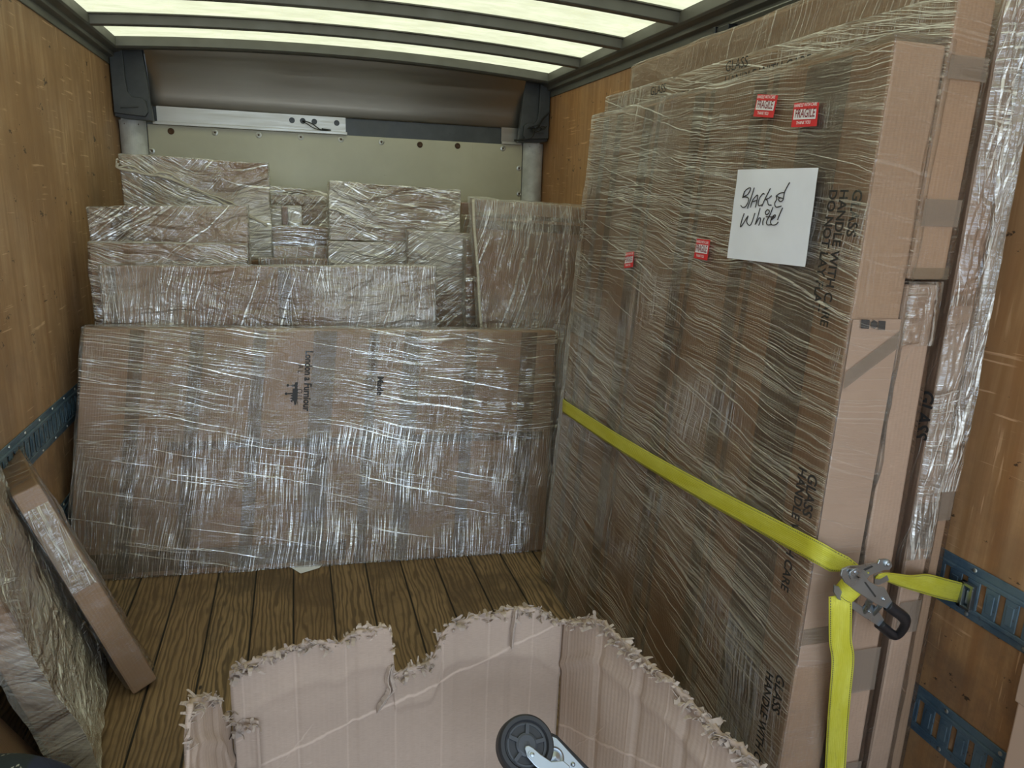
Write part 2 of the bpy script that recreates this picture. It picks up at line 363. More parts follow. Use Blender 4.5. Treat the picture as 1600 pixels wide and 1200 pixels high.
def empty(name, loc, label, cat, group=None):
    o = bpy.data.objects.new(name, None); C.objects.link(o); o.location = loc; o.empty_display_size = .05
    return tag(o, label, cat, group)
def bx(bm, lo, hi, M4=None):
    vs_ = [bm.verts.new((x, y, z)) for x in (lo[0], hi[0]) for y in (lo[1], hi[1]) for z in (lo[2], hi[2])]
    for f in ((0, 1, 3, 2), (4, 6, 7, 5), (0, 4, 5, 1), (2, 3, 7, 6), (0, 2, 6, 4), (1, 5, 7, 3)): bm.faces.new([vs_[i] for i in f])
    if M4 is not None: bmesh.ops.transform(bm, matrix=M4, verts=vs_)
    return vs_
def bevel(o, wd=.003, seg=2, ang=40):
    m = o.modifiers.new('bevel', 'BEVEL'); m.width = wd; m.segments = seg; m.limit_method = 'ANGLE'; m.angle_limit = math.radians(ang); return o
def box(name, lo, hi, mat, parent=None, loc=None, bw=0):
    bm = bmesh.new(); bx(bm, lo, hi); o = bmobj(name, bm, mat, parent, loc)
    if bw: bevel(o, bw)
    return o
def cyl(bm, p0, p1, r0, r1=None, seg=20, cap=True):
    p0, p1 = V(p0), V(p1); r1 = r0 if r1 is None else r1
    ax = (p1-p0).normalized(); a = ax.orthogonal().normalized(); b = ax.cross(a)
    A_ = [bm.verts.new(p0+(a*math.cos(t)+b*math.sin(t))*r0) for t in [2*math.pi*i/seg for i in range(seg)]]
    B_ = [bm.verts.new(p1+(a*math.cos(t)+b*math.sin(t))*r1) for t in [2*math.pi*i/seg for i in range(seg)]]
    for i in range(seg): bm.faces.new((A_[i], A_[(i+1) % seg], B_[(i+1) % seg], B_[i]))
    if cap: bm.faces.new(A_[::-1]); bm.faces.new(B_)
def lathe(bm, p0, ax, prof, seg=40):
    """prof: list of (distance along axis, radius)"""
    p0 = V(p0); ax = V(ax).normalized(); a = ax.orthogonal().normalized(); b = ax.cross(a); rings = []
    for d, r in prof: rings.append([bm.verts.new(p0+ax*d+(a*math.cos(t)+b*math.sin(t))*r) for t in [2*math.pi*i/seg for i in range(seg)]])
    for A_, B_ in zip(rings, rings[1:]):
        for i in range(seg): bm.faces.new((A_[i], A_[(i+1) % seg], B_[(i+1) % seg], B_[i]))
    bm.faces.new(rings[0][::-1]); bm.faces.new(rings[-1])
def smoothpath(pts, n=8):
    pts = [V(p) for p in pts]; out = []
    for i in range(len(pts)-1):
        a = pts[max(i-1, 0)]; b = pts[i]; c = pts[i+1]; d = pts[min(i+2, len(pts)-1)]
        for k in range(n):
            t = k/n; out.append(.5*((2*b)+(c-a)*t+(2*a-5*b+4*c-d)*t*t+(3*b-a-3*c+d)*t**3))
    out.append(pts[-1]); return out
def tube(bm, pts, r, seg=10, cap=True, flat=None):
    pts = [V(p) for p in pts]; rings = []; up = None
    for i, p in enumerate(pts):
        d = (pts[min(i+1, len(pts)-1)]-pts[max(i-1, 0)]).normalized()
        if up is None: up = V(flat[0]) if flat else d.orthogonal()
        a = (up-d*up.dot(d)).normalized(); up = a; b = d.cross(a)
        ra, rb = (flat[1], flat[2]) if flat else (r, r)
        rings.append([bm.verts.new(p+a*math.cos(t)*ra+b*math.sin(t)*rb) for t in [2*math.pi*k/seg for k in range(seg)]])
    for A_, B_ in zip(rings, rings[1:]):
        for i in range(seg): bm.faces.new((A_[i], A_[(i+1) % seg], B_[(i+1) % seg], B_[i]))
    if cap: bm.faces.new(rings[0][::-1]); bm.faces.new(rings[-1])
def plate(bm, pts, n, th):
    """outline pts (3D, planar) extruded by th along n"""
    n = V(n).normalized(); a = [bm.verts.new(V(p)) for p in pts]; b = [bm.verts.new(V(p)+n*th) for p in pts]
    bm.faces.new(a[::-1]); bm.faces.new(b)
    k = len(pts)
    for i in range(k): bm.faces.new((a[i], a[(i+1) % k], b[(i+1) % k], b[i]))
def ribbon(name, centres, sides, th, mat, parent, base):
    """webbing: centre points and half-width vectors -> thin closed band with uv"""
    vs_, uvs, fs = [], [], []; L = 0
    cs = [V(c) for c in centres]; ss = [V(s) for s in sides]; n = len(cs); K = 6
    for i in range(n):
        if i: L += (cs[i]-cs[i-1]).length
        d = (cs[min(i+1, n-1)]-cs[max(i-1, 0)]).normalized(); nn = d.cross(ss[i]).normalized()*th*.5
        for sgn in (1, -1):
            for k in range(K+1):
                f = k/K; vs_.append(cs[i]+ss[i]*(2*f-1)+nn*sgn-V(base)); uvs.append((L, f))
    R_ = 2*(K+1)
    for i in range(n-1):
        for k in range(K):
            a = i*R_+k; fs.append((a, a+1, a+1+R_, a+R_))
            a = i*R_+K+1+k; fs.append((a+R_, a+1+R_, a+1, a))
        for k in (0, K):
            a = i*R_+k; b = a+K+1; fs.append((a, a+R_, b+R_, b) if k == 0 else (a+R_, a, b, b+R_))
    for i in (0, n-1):
        for k in range(K):
            a = i*R_+k; b = a+K+1; fs.append((a, b, b+1, a+1) if i == 0 else (a+1, b+1, b, a))
    return mesh(name, vs_, fs, mat, parent, None, uvs, True)

# ================================================================== THE TRUCK BODY
struct(box('floor', (0, YB, -.04), (W, YF+.1, 0), M['floor']))
def wallmesh(name, x0, x1, segs, mat):
    bm = bmesh.new()
    for a, b in segs: bx(bm, (x0, a, 0), (x1, b, H))
    o = struct(bmobj(name, bm, mat)); bevel(o, .0015, 1); return o
wallmesh('wall_left', -.02, 0, [(YB, 1.02), (1.023, YF+.06)], M['plyL'])
wallmesh('wall_right', W, W+.02, [(YB, .905), (.908, 3.34), (3.344, YF+.06)], M['plyR'])
# outer skins and front bulkhead
struct(box('wall_bulkhead', (-.05, YF+.07, -.1), (W+.05, YF+.1, 2.2), M['pillar']))
wf = struct(box('wall_front', (.14, 4.50, 0), (2.215, 4.52, 1.752), M['panel'], bw=.002))
for i, (u, z, k) in enumerate([(.254, 1.722, 2), (.152, 1.616, 0), (.474, 1.728, 1), (.698, 1.727, 1), (.921, 1.729, 1), (1.141, 1.728, 1), (1.368, 1.726, 1), (1.59, 1.723, 2), (1.814, 1.728, 2), (2.093, 1.728, 0), (2.198, 1.617, 0), (2.204, 1.466, 0), (.155, 1.30, 0)]):
    bm = bmesh.new()
    if k == 2: lathe(bm, (u, 4.499, z), (0, -1, 0), [(0, .017), (.004, .016), (.006, .011), (.003, .009), (.002, .002)], 16)
    else: lathe(bm, (u, 4.499, z), (0, -1, 0), [(0, .0165), (.002, .0155), (.0035, .009), (.002, .0055), (.0015, .001)], 16)
    o = bmobj('screw', bm, M['rust'] if k == 2 else M['bolt'], wf)
    if k != 2:
        bm = bmesh.new(); cyl(bm, (u, 4.4955, z), (u, 4.4945, z), .0048, seg=12); bmobj('screw_recess', bm, M['rust'], o)
# round corner posts
for i, (x0, x1) in enumerate(((.005, .136), (2.219, 2.345))):
    bm = bmesh.new(); n = 14
    xs = [(x0+(x1-x0)*k/n, 4.5-.045*math.sin(math.pi*k/n)**.7) for k in range(n+1)]
    a = [bm.verts.new((x, y, 0)) for x, y in xs]; b = [bm.verts.new((x, y, 1.765)) for x, y in xs]
    for k in range(n): bm.faces.new((a[k], a[k+1], b[k+1], b[k]))
    bm.faces.new(b); bm.faces.new((a[0], b[0], b[n], a[n])); bm.faces.new(a[::-1])
    o = struct(bmobj('trim_%d' % (i+1), bm, M['pillar']))
    for sx in (x0+.035, x1-.035):
        bm = bmesh.new(); lathe(bm, (sx, 4.468, 1.745), (0, -1, 0), [(0, .006), (.003, .005), (.004, .001)], 10); bmobj('rivet', bm, M['rust'], o)
# header: folded aluminium sheet with punched strip
def arch(x): return .05*(1-((x-W/2)/(W/2))**2)
bm = bmesh.new()
n = 30; prof = [(4.505, 1.757), (4.505, 1.845), (4.50, 1.852), (4.490, 1.90), (4.470, 1.96), (4.440, 2.02), (4.41, 2.07), (4.37, 2.115)]
rows = []
for k in range(n+1):
    x = .17+(2.19-.17)*k/n
    rows.append([bm.verts.new((x, y, z+(arch(x)*max(0, (j-4)/3)))) for j, (y, z) in enumerate(prof)])
for A_, B_ in zip(rows, rows[1:]):
    for j in range(1, 7): bm.faces.new((A_[j], A_[j+1], B_[j+1], B_[j]))
hd = struct(bmobj('trim_3', bm, M['alu'], smooth=True)); sol = hd.modifiers.new('t', 'SOLIDIFY'); sol.thickness = .002
bevel(hd, .004)
def strip_with_holes(name, x0, x1, z0, z1, y, holes, r, mat, parent):
    bm = bmesh.new(); zc = (z0+z1)/2+.008; q = .021
    edges = [x0]
    for h in holes: edges += [h-q, h+q]
    edges.append(x1)
    for i in range(0, len(edges), 2):
        a, b = edges[i], edges[i+1]
        if b-a > 1e-4: bx(bm, (a, y-.002, z0), (b, y, z1))
    for h in holes:
        bx(bm, (h-q, y-.002, z0), (h+q, y, zc-q)); bx(bm, (h-q, y-.002, zc+q), (h+q, y, z1))
        N = 24; out = []; inn = []
        for k in range(N):
            t = 2*math.pi*k/N; c, s = math.cos(t), math.sin(t); m = max(abs(c), abs(s))
            out.append(bm.verts.new((h+c/m*q, y-.002, zc+s/m*q))); inn.append(bm.verts.new((h+c*r, y-.002, zc+s*r)))
        for k in range(N): bm.faces.new((out[k], out[(k+1) % N], inn[(k+1) % N], inn[k]))
    return bmobj(name, bm, mat, parent)
strip_with_holes('punched_strip', .19, 1.168, 1.768, 1.846, 4.503, [.877, .935, .997, 1.119], .0155, M['alustrip'], hd)
box('lower_lip', (.17, 4.478, 1.752), (1.175, 4.503, 1.768), M['alustrip'], hd, bw=.002)
box('lower_lip', (2.08, 4.480, 1.752), (2.205, 4.503, 1.766), M['alustrip'], hd, bw=.002)
box('end_plate', (2.08, 4.499, 1.766), (2.19, 4.503, 1.848), M['alu'], hd)
box('recess_back', (.17, 4.512, 1.752), (2.2, 4.520, 1.86), M['casting'], hd)
bm = bmesh.new(); tube(bm, smoothpath([(.935, 4.506, 1.815), (.95, 4.48, 1.812), (.985, 4.47, 1.80), (1.03, 4.472, 1.772), (1.07, 4.474, 1.771)]), .0028, 8)
tube(bm, smoothpath([(.935, 4.506, 1.812), (.955, 4.475, 1.80), (.995, 4.465, 1.777), (1.035, 4.470, 1.770), (1.07, 4.472, 1.772)]), .0024, 8)
cyl(bm, (1.035, 4.470, 1.775), (1.085, 4.472, 1.7725), .006, .003, 10)
tag(bmobj('cable', bm, M['cable']), 'thin black wire poking out of a hole in the aluminium strip', 'cable')
# moulded corner brackets at the top of the front wall
def bracket(name, sx):
    bm = bmesh.new(); X = lambda d: (.0+d if sx > 0 else W-d)
    out = [(0.004, 1.775), (.06, 1.766), (.185, 1.762), (.178, 1.84), (.165, 2.00), (.155, 2.11), (.002, 2.10), (.002, 1.95)]
    base = [V((X(a), 4.46, z)) for a, z in out]
    plate(bm, base, (0, -1, 0), .04)
    # raised L rib
    rib = [(.008, 1.79), (.15, 1.78), (.165, 1.80), (.160, 1.855), (.142, 1.870), (.098, 1.872), (.078, 1.895), (.072, 1.95), (.070, 2.09), (.008, 2.09)]
    plate(bm, [V((X(a), 4.42, z)) for a, z in rib], (0, -1, 0), .028)
    plate(bm, [V((X(a), 4.392, z)) for a, z in [(.04, 1.812), (.125, 1.822), (.125, 1.828), (.04, 1.820)]], (0, -1, 0), .006)
    o = struct(bmobj(name, bm, M['casting'])); bevel(o, .008, 3); return o
bracket('trim_4', 1); bracket('trim_5', -1)
bm = bmesh.new()
tube(bm, smoothpath([(2.14, 4.42, 1.772), (2.18, 4.38, 1.775), (2.225, 4.36, 1.79), (2.245, 4.37, 1.83), (2.215, 4.375, 1.845), (2.26, 4.36, 1.85), (2.30, 4.38, 1.90), (2.34, 4.38, 1.94)]), .005, 8)
for k in range(6):
    a = V((2.20+.015*k, 4.365, 1.835+.006*(k % 3)))
    tube(bm, smoothpath([a, a+V((.02, -.02, .012*(-1)**k)), a+V((.045, .0, .01)), a+V((.03, .01, -.01))], 5), .0025, 6)
tag(bmobj('cable', bm, M['cable']), 'tangle of black wiring under the dark bracket beside the right-hand white post', 'cable')

# roof skin, bows and rails
bm = bmesh.new(); n = 24; ys = [YB+(4.46-YB)*k/20 for k in range(21)]
g = [[bm.verts.new((-.03+(W+.06)*i/n, y, 2.130+arch(-.03+(W+.06)*i/n))) for y in ys] for i in range(n+1)]
for i in range(n):
    for j in range(20): bm.faces.new((g[i][j], g[i+1][j], g[i+1][j+1], g[i][j+1]))
o = struct(bmobj('ceiling', bm, M['roof'], smooth=True))
bm = bmesh.new(); rows = []
for k in range(31):
    x = -.03+(W+.06)*k/30; z = 2.12+arch(x)
    rows.append([bm.verts.new((x, y, zz)) for y, zz in ((4.33, z), (YF+.1, z-.02), (YF+.1, z+.02), (4.33, z+.02))])
for A_, B_ in zip(rows, rows[1:]):
    for j in range(4): bm.faces.new((A_[j], A_[(j+1) % 4], B_[(j+1) % 4], B_[j]))
struct(bmobj('trim_6', bm, M['darksteel']))
BOWS = [4.31, 3.80, 3.28, 2.76, 2.24, 1.72, 1.2, .68, .16]
for bi, yb in enumerate(BOWS):
    bm = bmesh.new(); rows = []
    for k in range(31):
        x = .02+(W-.04)*k/30; z = 2.084+arch(x)
        pr = [(-.038, .045), (-.038, .040), (-.025, .038), (-.021, .003), (-.017, 0), (.017, 0), (.021, .003), (.025, .038), (.038, .040), (.038, .045)]
        if bi == 0: pr = [(-.034, .045), (-.034, .002), (-.02, -.006), (.03, -.006), (.034, -.002), (.034, .045)]
        rows.append([bm.verts.new((x, yb+a, z+b)) for a, b in pr])
    m = len(rows[0])
    for A_, B_ in zip(rows, rows[1:]):
        for j in range(m): bm.faces.new((A_[j], A_[(j+1) % m], B_[(j+1) % m], B_[j]))
    bm.faces.new(rows[0]); bm.faces.new(rows[-1][::-1])
    struct(bmobj('trim_%d' % (7+bi), bm, M['darksteel']))
def rail(name, sx):
    X = lambda d: d if sx > 0 else W-d
    pr = [(-.03, 2.022), (.006, 2.022), (.006, 2.052), (.03, 2.058), (.03, 2.075), (.058, 2.083), (.066, 2.090), (.066, 2.133), (-.03, 2.133)]
    bm = bmesh.new(); a = [bm.verts.new((X(x), YB, z)) for x, z in pr]; b = [bm.verts.new((X(x), 4.44, z)) for x, z in pr]; k = len(pr)
    for i in range(k): bm.faces.new((a[i], a[(i+1) % k], b[(i+1) % k], b[i]))
    bm.faces.new(a); bm.faces.new(b[::-1]); o = struct(bmobj(name, bm, M['darksteel'])); bevel(o, .002); return o
rail('trim_16', 1); rail('trim_17', -1)
# roll-door track on the right
t = empty('door_track', (2.33, 1.2, 2.0), 'galvanised steel roll-door track with black end cap along the top of the right wall', 'track')
def rel(o_parent, lo, hi): b = o_parent.location; return tuple(V(lo)-b), tuple(V(hi)-b)
bm = bmesh.new(); L0 = t.location
bx(bm, tuple(V((2.343, YB+.05, 1.978))-L0), tuple(V((2.347, 2.50, 2.03))-L0))
bx(bm, tuple(V((2.305, YB+.05, 1.974))-L0), tuple(V((2.347, 2.50, 1.979))-L0))
bx(bm, tuple(V((2.318, YB+.05, 2.029))-L0), tuple(V((2.347, 2.50, 2.033))-L0))
bx(bm, tuple(V((2.305, YB+.05, 1.979))-L0), tuple(V((2.309, 2.50, 1.986))-L0))
bevel(bmobj('channel', bm, M['galv'], t), .001)
bm = bmesh.new(); bx(bm, tuple(V((2.306, 2.42, 1.981))-L0), tuple(V((2.345, 2.505, 2.030))-L0)); bx(bm, tuple(V((2.300, 2.495, 1.972))-L0), tuple(V((2.347, 2.512, 2.034))-L0))
bevel(bmobj('end_cap', bm, M['black'], t), .003)
for y in (2.33-.3, 1.5, .9):
    bm = bmesh.new(); lathe(bm, V((2.343, y, 2.004))-L0, (-1, 0, 0), [(0, .009), (.003, .008), (.006, .004), (.0065, .001)], 14); bmobj('bolt', bm, M['bolt'], t)
bm = bmesh.new(); lathe(bm, V((2.322, 2.49, 1.974))-L0, (0, 0, -1), [(0, .008), (.006, .007), (.007, .002)], 12); bmobj('bolt', bm, M['bolt'], t)

# slotted cargo tracks
def cargo_track(sx, z0, z1, y0, y1, label):
    X = lambda d: d if sx > 0 else W-d
    base = V((X(0), (y0+y1)/2, z0)); t = empty('cargo_track', base, label, 'track', 'slotted cargo tracks screwed to the side walls')
    h = z1-z0; bm = bmesh.new()
    def B(d0, d1, ya, yb, za, zb):
        xa, xb = sorted((X(d0)-base.x, X(d1)-base.x)); bx(bm, (xa, ya-base.y, za-base.z), (xb, yb-base.y, zb-base.z))
    for a, b in ((z0, z0+.020), (z1-.020, z1)):
        B(.001, .006, y0, y1, a, b)
    B(.006, .012, y0, y1, z0+.020, z0+.030); B(.006, .012, y0, y1, z1-.030, z1-.020)
    B(.001, .010, y0, y1, z0+.019, z0+.022); B(.001, .010, y0, y1, z1-.022, z1-.019)
    pitch = .0485; n = int((y1-y0)/pitch)
    for k in range(n+1):
        yc = y0+pitch*k
        B(.007, .011, yc, min(yc+.034, y1), z0+.030, z1-.030)
        B(.011, .014, yc+.008, min(yc+.026, y1), z0+.042, z1-.042)
    o = bmobj('slotted_rail', bm, M['track'], t); bevel(o, .0015, 1)
    bm = bmesh.new(); lathe(bm, (0, 0, 0), (1 if sx > 0 else -1, 0, 0), [(0, .0055), (.002, .0045), (.003, .001)], 10)
    r0 = bmobj('rivet', bm, M['bolt'], t); first = True
    for k in range(0, n, 3):
        yc = y0+pitch*(k+.5)
        if yc < .85 or (sx < 0 and yc > 1.6): continue
        for zz in (z0+.010, z1-.010):
            r = r0 if first else r0.copy()
            if not first: C.objects.link(r)
            first = False; r.parent = t; r.location = V((X(.006), yc, zz))-base
    return t
cargo_track(1, .515, .645, YB+.1, 4.4, 'upper blue-grey slotted cargo track on the left plywood wall')
cargo_track(1, .145, .272, YB+.1, 4.4, 'lower blue-grey slotted cargo track on the left plywood wall, beside the small leaning carton')
cargo_track(-1, .515, .645, YB+.1, 4.4, 'upper blue slotted cargo track on the right wall, with the yellow strap hooked in')
cargo_track(-1, .145, .272, YB+.1, 4.4, 'lower blue slotted cargo track on the right wall below the strap')

# the yard behind the truck
struct(box('ground', (-30, -40, -.95), (30, 25, -.9), M['asphalt']))

# ================================================================== WRAPPED PACKAGES
class Pack:
    """flat carton: front face quad TL TR BL BR, thickness vector th (away from the viewer)"""
    def __init__(s, label, TL, TR, BL, BR, th, group=None, card='card', name='wrapped_carton', bulge=.004, cat='carton', tilt=0):
        s.TL, s.TR, s.BL, s.BR = map(V, (TL, TR, BL, BR)); s.th = V(th)
        zmin = min(s.BL.z, s.BR.z)
        c = (s.BL+s.BR)/2+s.th/2; s.base = V((c.x, c.y, zmin))
        s.w = ((s.TR-s.TL).length+(s.BR-s.BL).length)/2; s.h = ((s.TL-s.BL).length+(s.TR-s.BR).length)/2
        s.n = -((s.BR-s.BL).cross(s.TL-s.BL)).normalized()
        if s.n.dot(s.th) < 0: s.n = -s.n          # into the carton
        s.out = -s.n; s.bulge = bulge
        s.o = empty(name, s.base, label, cat, group)
        s.seed = random.uniform(0, 50)
        s.carton = s.shell('carton', 0, M[card], 8 if abs(bulge) < .01 else 30, .0)
        bevel(s.carton, .006, 2, 50)
    def S(s, a, b, off=0.0, c=0.0):
        p = (s.BL*(1-a)+s.BR*a)*(1-b)+(s.TL*(1-a)+s.TR*a)*b
        return p+s.out*off+s.th*c
    def ab(s, p):
        """face fractions of a point on (or near) the face"""
        a = b = .5
        for _ in range(12):
            q = s.S(a, b); da = (s.BR-s.BL)*(1-b)+(s.TR-s.TL)*b; db = (s.TL-s.BL)*(1-a)+(s.TR-s.BR)*a
            e_ = p-q; g11, g12, g22 = da.dot(da), da.dot(db), db.dot(db); r1, r2 = e_.dot(da), e_.dot(db); D_ = g11*g22-g12*g12
            a += (r1*g22-r2*g12)/D_; b += (r2*g11-r1*g12)/D_
        return a, b
    def surf(s, a, b, off):
        bu = s.bulge*math.sin(math.pi*min(1, max(0, a)))*math.sin(math.pi*min(1, max(0, b)))
        return s.S(a, b, off+bu)
    def hit(s, px, py, off=0.0):
        """point of the (slightly bowed) face seen at a photo pixel"""
        k = 0.0; d = at(px, py, y=2)-CAM
        for _ in range(8):
            o_ = s.BL+s.out*k; p = CAM+d*((o_-CAM).dot(s.out)/d.dot(s.out)); a, b = s.ab(p); k += (s.surf(a, b, off)-p).dot(s.out)
        return p
    def shell(s, name, off, mat, n, wob, parent=None, smooth=False):
        d = s.th.length; fa, fb, fc = off/s.w, off/s.h, off/d
        def uniq(lo, hi, k): return [lo+(hi-lo)*i/k for i in range(k+1)]
        bot = 0.0 if off else 0.0
        A_ = uniq(-fa, 1+fa, n if s.w > .2 else max(2, n//3)); B_ = uniq(-bot, 1+fb, n if s.h > .2 else max(2, n//3)); C_ = uniq(-fc, 1+fc, 3)
        vs_, uvs, fs = [], [], []
        def P_(a, b, c):
            p = (s.BL*(1-a)+s.BR*a)*(1-b)+(s.TL*(1-a)+s.TR*a)*b+s.th*c
            bu = s.bulge*math.sin(math.pi*min(1, max(0, a)))*math.sin(math.pi*min(1, max(0, b)))
            p = p+s.out*bu*(1-2*c)
            if wob:
                q = noise.noise_vector(p*7+V((s.seed, 0, 0))); r = noise.noise_vector(p*26+V((0, s.seed, 0)))
                p = p+(q*wob+r*wob*.5)
                p += s.out*(abs(q.x)*wob)*(1-2*c)
                if p.z < s.base.z+.001: p.z = s.base.z+.001
            return p-s.base
        def patch(us, vv, f, uvf):
            i0 = len(vs_)
            for a in us:
                for b in vv: vs_.append(f(a, b)); uvs.append(uvf(a, b))
            m = len(vv)
            for i in range(len(us)-1):
                for j in range(m-1): k = i0+i*m+j; fs.append((k, k+m, k+m+1, k+1))
        patch(A_, B_, lambda a, b: P_(a, b, C_[0]), lambda a, b: (a*s.w, b*s.h))
        patch(A_, B_, lambda a, b: P_(a, b, C_[-1]), lambda a, b: (a*s.w+5, b*s.h))
        patch(C_, B_, lambda c, b: P_(A_[0], b, c), lambda c, b: (c*d+9, b*s.h))
        patch(C_, B_, lambda c, b: P_(A_[-1], b, c), lambda c, b: (c*d+13, b*s.h))
        patch(A_, C_, lambda a, c: P_(a, B_[-1], c), lambda a, c: (a*s.w, c*d+17))
        if not off: patch(A_, C_, lambda a, c: P_(a, B_[0], c), lambda a, c: (a*s.w, c*d+21))
        me = bpy.data.meshes.new(name); me.from_pydata([tuple(v) for v in vs_], [], fs)
        ul = me.uv_layers.new(name='UVMap')
        for p in me.polygons:
            for li in p.loop_indices: ul.data[li].uv = uvs[me.loops[li].vertex_index]
        bm = bmesh.new(); bm.from_mesh(me); bmesh.ops.remove_doubles(bm, verts=bm.verts, dist=1e-5); bmesh.ops.recalc_face_normals(bm, faces=bm.faces); bm.to_mesh(me); bm.free()
        if smooth: me.shade_smooth()
        return link(name, me, mat, parent or s.o)
    def wrap(s, mat, off=.004, wob=.003, n=40, smooth=False):
        o = s.shell('stretch_film', off, M[mat], n, wob); bevel(o, .005, 2, 50); return o
    def quad(s, name, a0, a1, b0, b1, off, mat, parent=None, tilt=0.0, n=(6, 6)):
        vs_, uvs, fs = [], [], []
        for i in range(n[0]+1):
            for j in range(n[1]+1):
                a = a0+(a1-a0)*i/n[0]; b = b0+(b1-b0)*j/n[1]
                bu = s.bulge*math.sin(math.pi*min(1, max(0, a)))*math.sin(math.pi*min(1, max(0, b)))
                vs_.append(s.S(a+tilt*(j/n[1]-.5), b, off+bu)-s.base); uvs.append((a*s.w, b*s.h))
        m = n[1]+1
        for i in range(n[0]):
            for j in range(n[1]): k = i*m+j; fs.append((k, k+m, k+m+1, k+1))
        return mesh(name, vs_, fs, mat, parent or s.o, None, uvs)
    def tape_v(s, a, wd, mat='tape', off=.0018): return s.quad('packing_tape', a-wd/2/s.w, a+wd/2/s.w, 0.005, .995, off, M[mat], n=(2, 16))
    def tape_h(s, b, wd, mat='tape', off=.0014, a0=.002, a1=.998): return s.quad('packing_tape', a0, a1, b-wd/2/s.h, b+wd/2/s.h, off, M[mat], n=(16, 2))
    def end_frame(s, side):
        """frame of an end face: side 1 = right end; x runs from front to back"""
        return
def text_mesh(name, body, size, mat, mtx, parent, align='LEFT', sx=1.0, shear=0, bold=0.0, spacing=1.0):
    cu = bpy.data.curves.new(name, 'FONT'); cu.body = body; cu.size = size; cu.align_x = align; cu.shear = shear; cu.offset = bold; cu.space_line = spacing; cu.resolution_u = 3
    tmp = bpy.data.objects.new('tmp', cu); C.objects.link(tmp)
    dg = bpy.context.evaluated_depsgraph_get(); me = bpy.data.meshes.new_from_object(tmp.evaluated_get(dg))
    bpy.data.objects.remove(tmp); bpy.data.curves.remove(cu)
    me.transform(mtx @ Matrix.Diagonal((sx, 1, 1, 1))); me.name = name
    me.materials.clear()
    return link(name, me, mat, parent)
def conform(obj, pk, off):
    for v in obj.data.vertices:
        a, b = pk.ab(v.co+pk.base); v.co = pk.surf(a, b, off)-pk.base
    return obj
def frame(o, x, n):
    """matrix with origin o, x axis x, normal n"""
    x = V(x).normalized(); n = V(n).normalized(); y = n.cross(x).normalized(); x = y.cross(n)
    return Matrix(((x.x, y.x, n.x, o.x), (x.y, y.y, n.y, o.y), (x.z, y.z, n.z, o.z), (0, 0, 0, 1)))

# ---- P1: the big package across the truck
P1 = Pack('large wide flat carton with black castle logo, standing across the floor',
          at(130, 513, y=3.09), at(869, 518, y=3.03), at(105, 910, z=.001), at(850, 860, z=.001), (0, .05, -.0), 'flat cartons wrapped in clear film', name='wrapped_carton', bulge=-.014)
for a, wd in ((.10, .05), (.215, .05), (.34, .05), (.475, .09), (.58, .04), (.665, .07), (.80, .05), (.935, .07)): P1.tape_v(a, wd)
P1.quad('packing_tape', .17, .98, .50, .535, .0016, M['tape'], n=(16, 2)); P1.quad('packing_tape', .0, .55, .02, .10, .0016, M['tape'], n=(16, 2))
P1.wrap('wr_front', .0075, .004, 70)
ax = (P1.BR-P1.BL).normalized()
def onP1(px, py): return P1.hit(px, py)
def upP1(): return (P1.TL-P1.BL).normalized()
lg = onP1(462, 615)+P1.out*.003-P1.base
# castle-like skyline logo, turned on its side
bm = bmesh.new(); fx = -upP1(); fy = ax
def q2(pts):
    vs_ = [bm.verts.new(lg+fx*x*.001+fy*y*.001+P1.out*.0005) for x, y in pts]; bm.faces.new(vs_)
for pts in ([(-20, -12), (30, -12), (30, 8), (-20, 8)], [(-2, -30), (3, -30), (3, -12), (-2, -12)], [(-32, -16), (-28, -16), (-28, 4), (-32, 4)], [(-45, -4), (-20, -4), (-20, 6), (-45, 6)],
            [(-37, -4), (-33, -28), (-29, -4)], [(8, -20), (14, -12), (5, -12)], [(18, -22), (24, -12), (15, -12)], [(28, -20), (36, -12), (26, -10)], [(30, -6), (48, -2), (44, 4), (30, 6)], [(34, 6), (52, 10), (30, 9)]): q2(pts)
for cx, cy in ((.5, -36), (-33, -31)):
    q2([(cx+5.5*math.cos(k*math.pi/6), cy+5.5*math.sin(k*math.pi/6)) for k in range(12)])
lgo = bmobj('castle_logo', bm, M['ink'], P1.o)
text_mesh('printed_text', 'London a Furniour', .040, M['ink'], frame(onP1(478, 548)+P1.out*.0032-P1.base, -upP1(), P1.out), P1.o, sx=.80, bold=.0012)
text_mesh('printed_text', 'A L  ........ O U', .030, M['ink'], frame(onP1(466, 570)+P1.out*.0032-P1.base, -upP1(), P1.out), P1.o, sx=.8)
text_mesh('printed_text', 'Certificate of Box', .022, M['inkfaint'], frame(onP1(582, 520)+P1.out*.0032-P1.base, -upP1(), P1.out), P1.o)
text_mesh('printed_text', 'Made', .036, M['ink'], frame(onP1(590, 588)+P1.out*.0032-P1.base, -upP1(), P1.out), P1.o, bold=.001)
bm = bmesh.new(); c0 = onP1(577, 600)+P1.out*.0032-P1.base; N = 32
for r0, r1 in ((.024, .0265), (.017, .0185)):
    a = [bm.verts.new(c0+fx*math.cos(2*math.pi*k/N)*r0+fy*math.sin(2*math.pi*k/N)*r0) for k in range(N)]; b = [bm.verts.new(c0+fx*math.cos(2*math.pi*k/N)*r1+fy*math.sin(2*math.pi*k/N)*r1) for k in range(N)]
    for k in range(N): bm.faces.new((a[k], a[(k+1) % N], b[(k+1) % N], b[k]))
bmobj('round_stamp', bm, M['inkfaint'], P1.o)
text_mesh('printed_text', 'CERT', .016, M['inkfaint'], frame(onP1(577, 592)+P1.out*.0032-P1.base, -upP1(), P1.out), P1.o)
for ch in P1.o.children:
    if ch.name.split('.')[0] in ('printed_text', 'castle_logo', 'round_stamp'): conform(ch, P1, .0075)

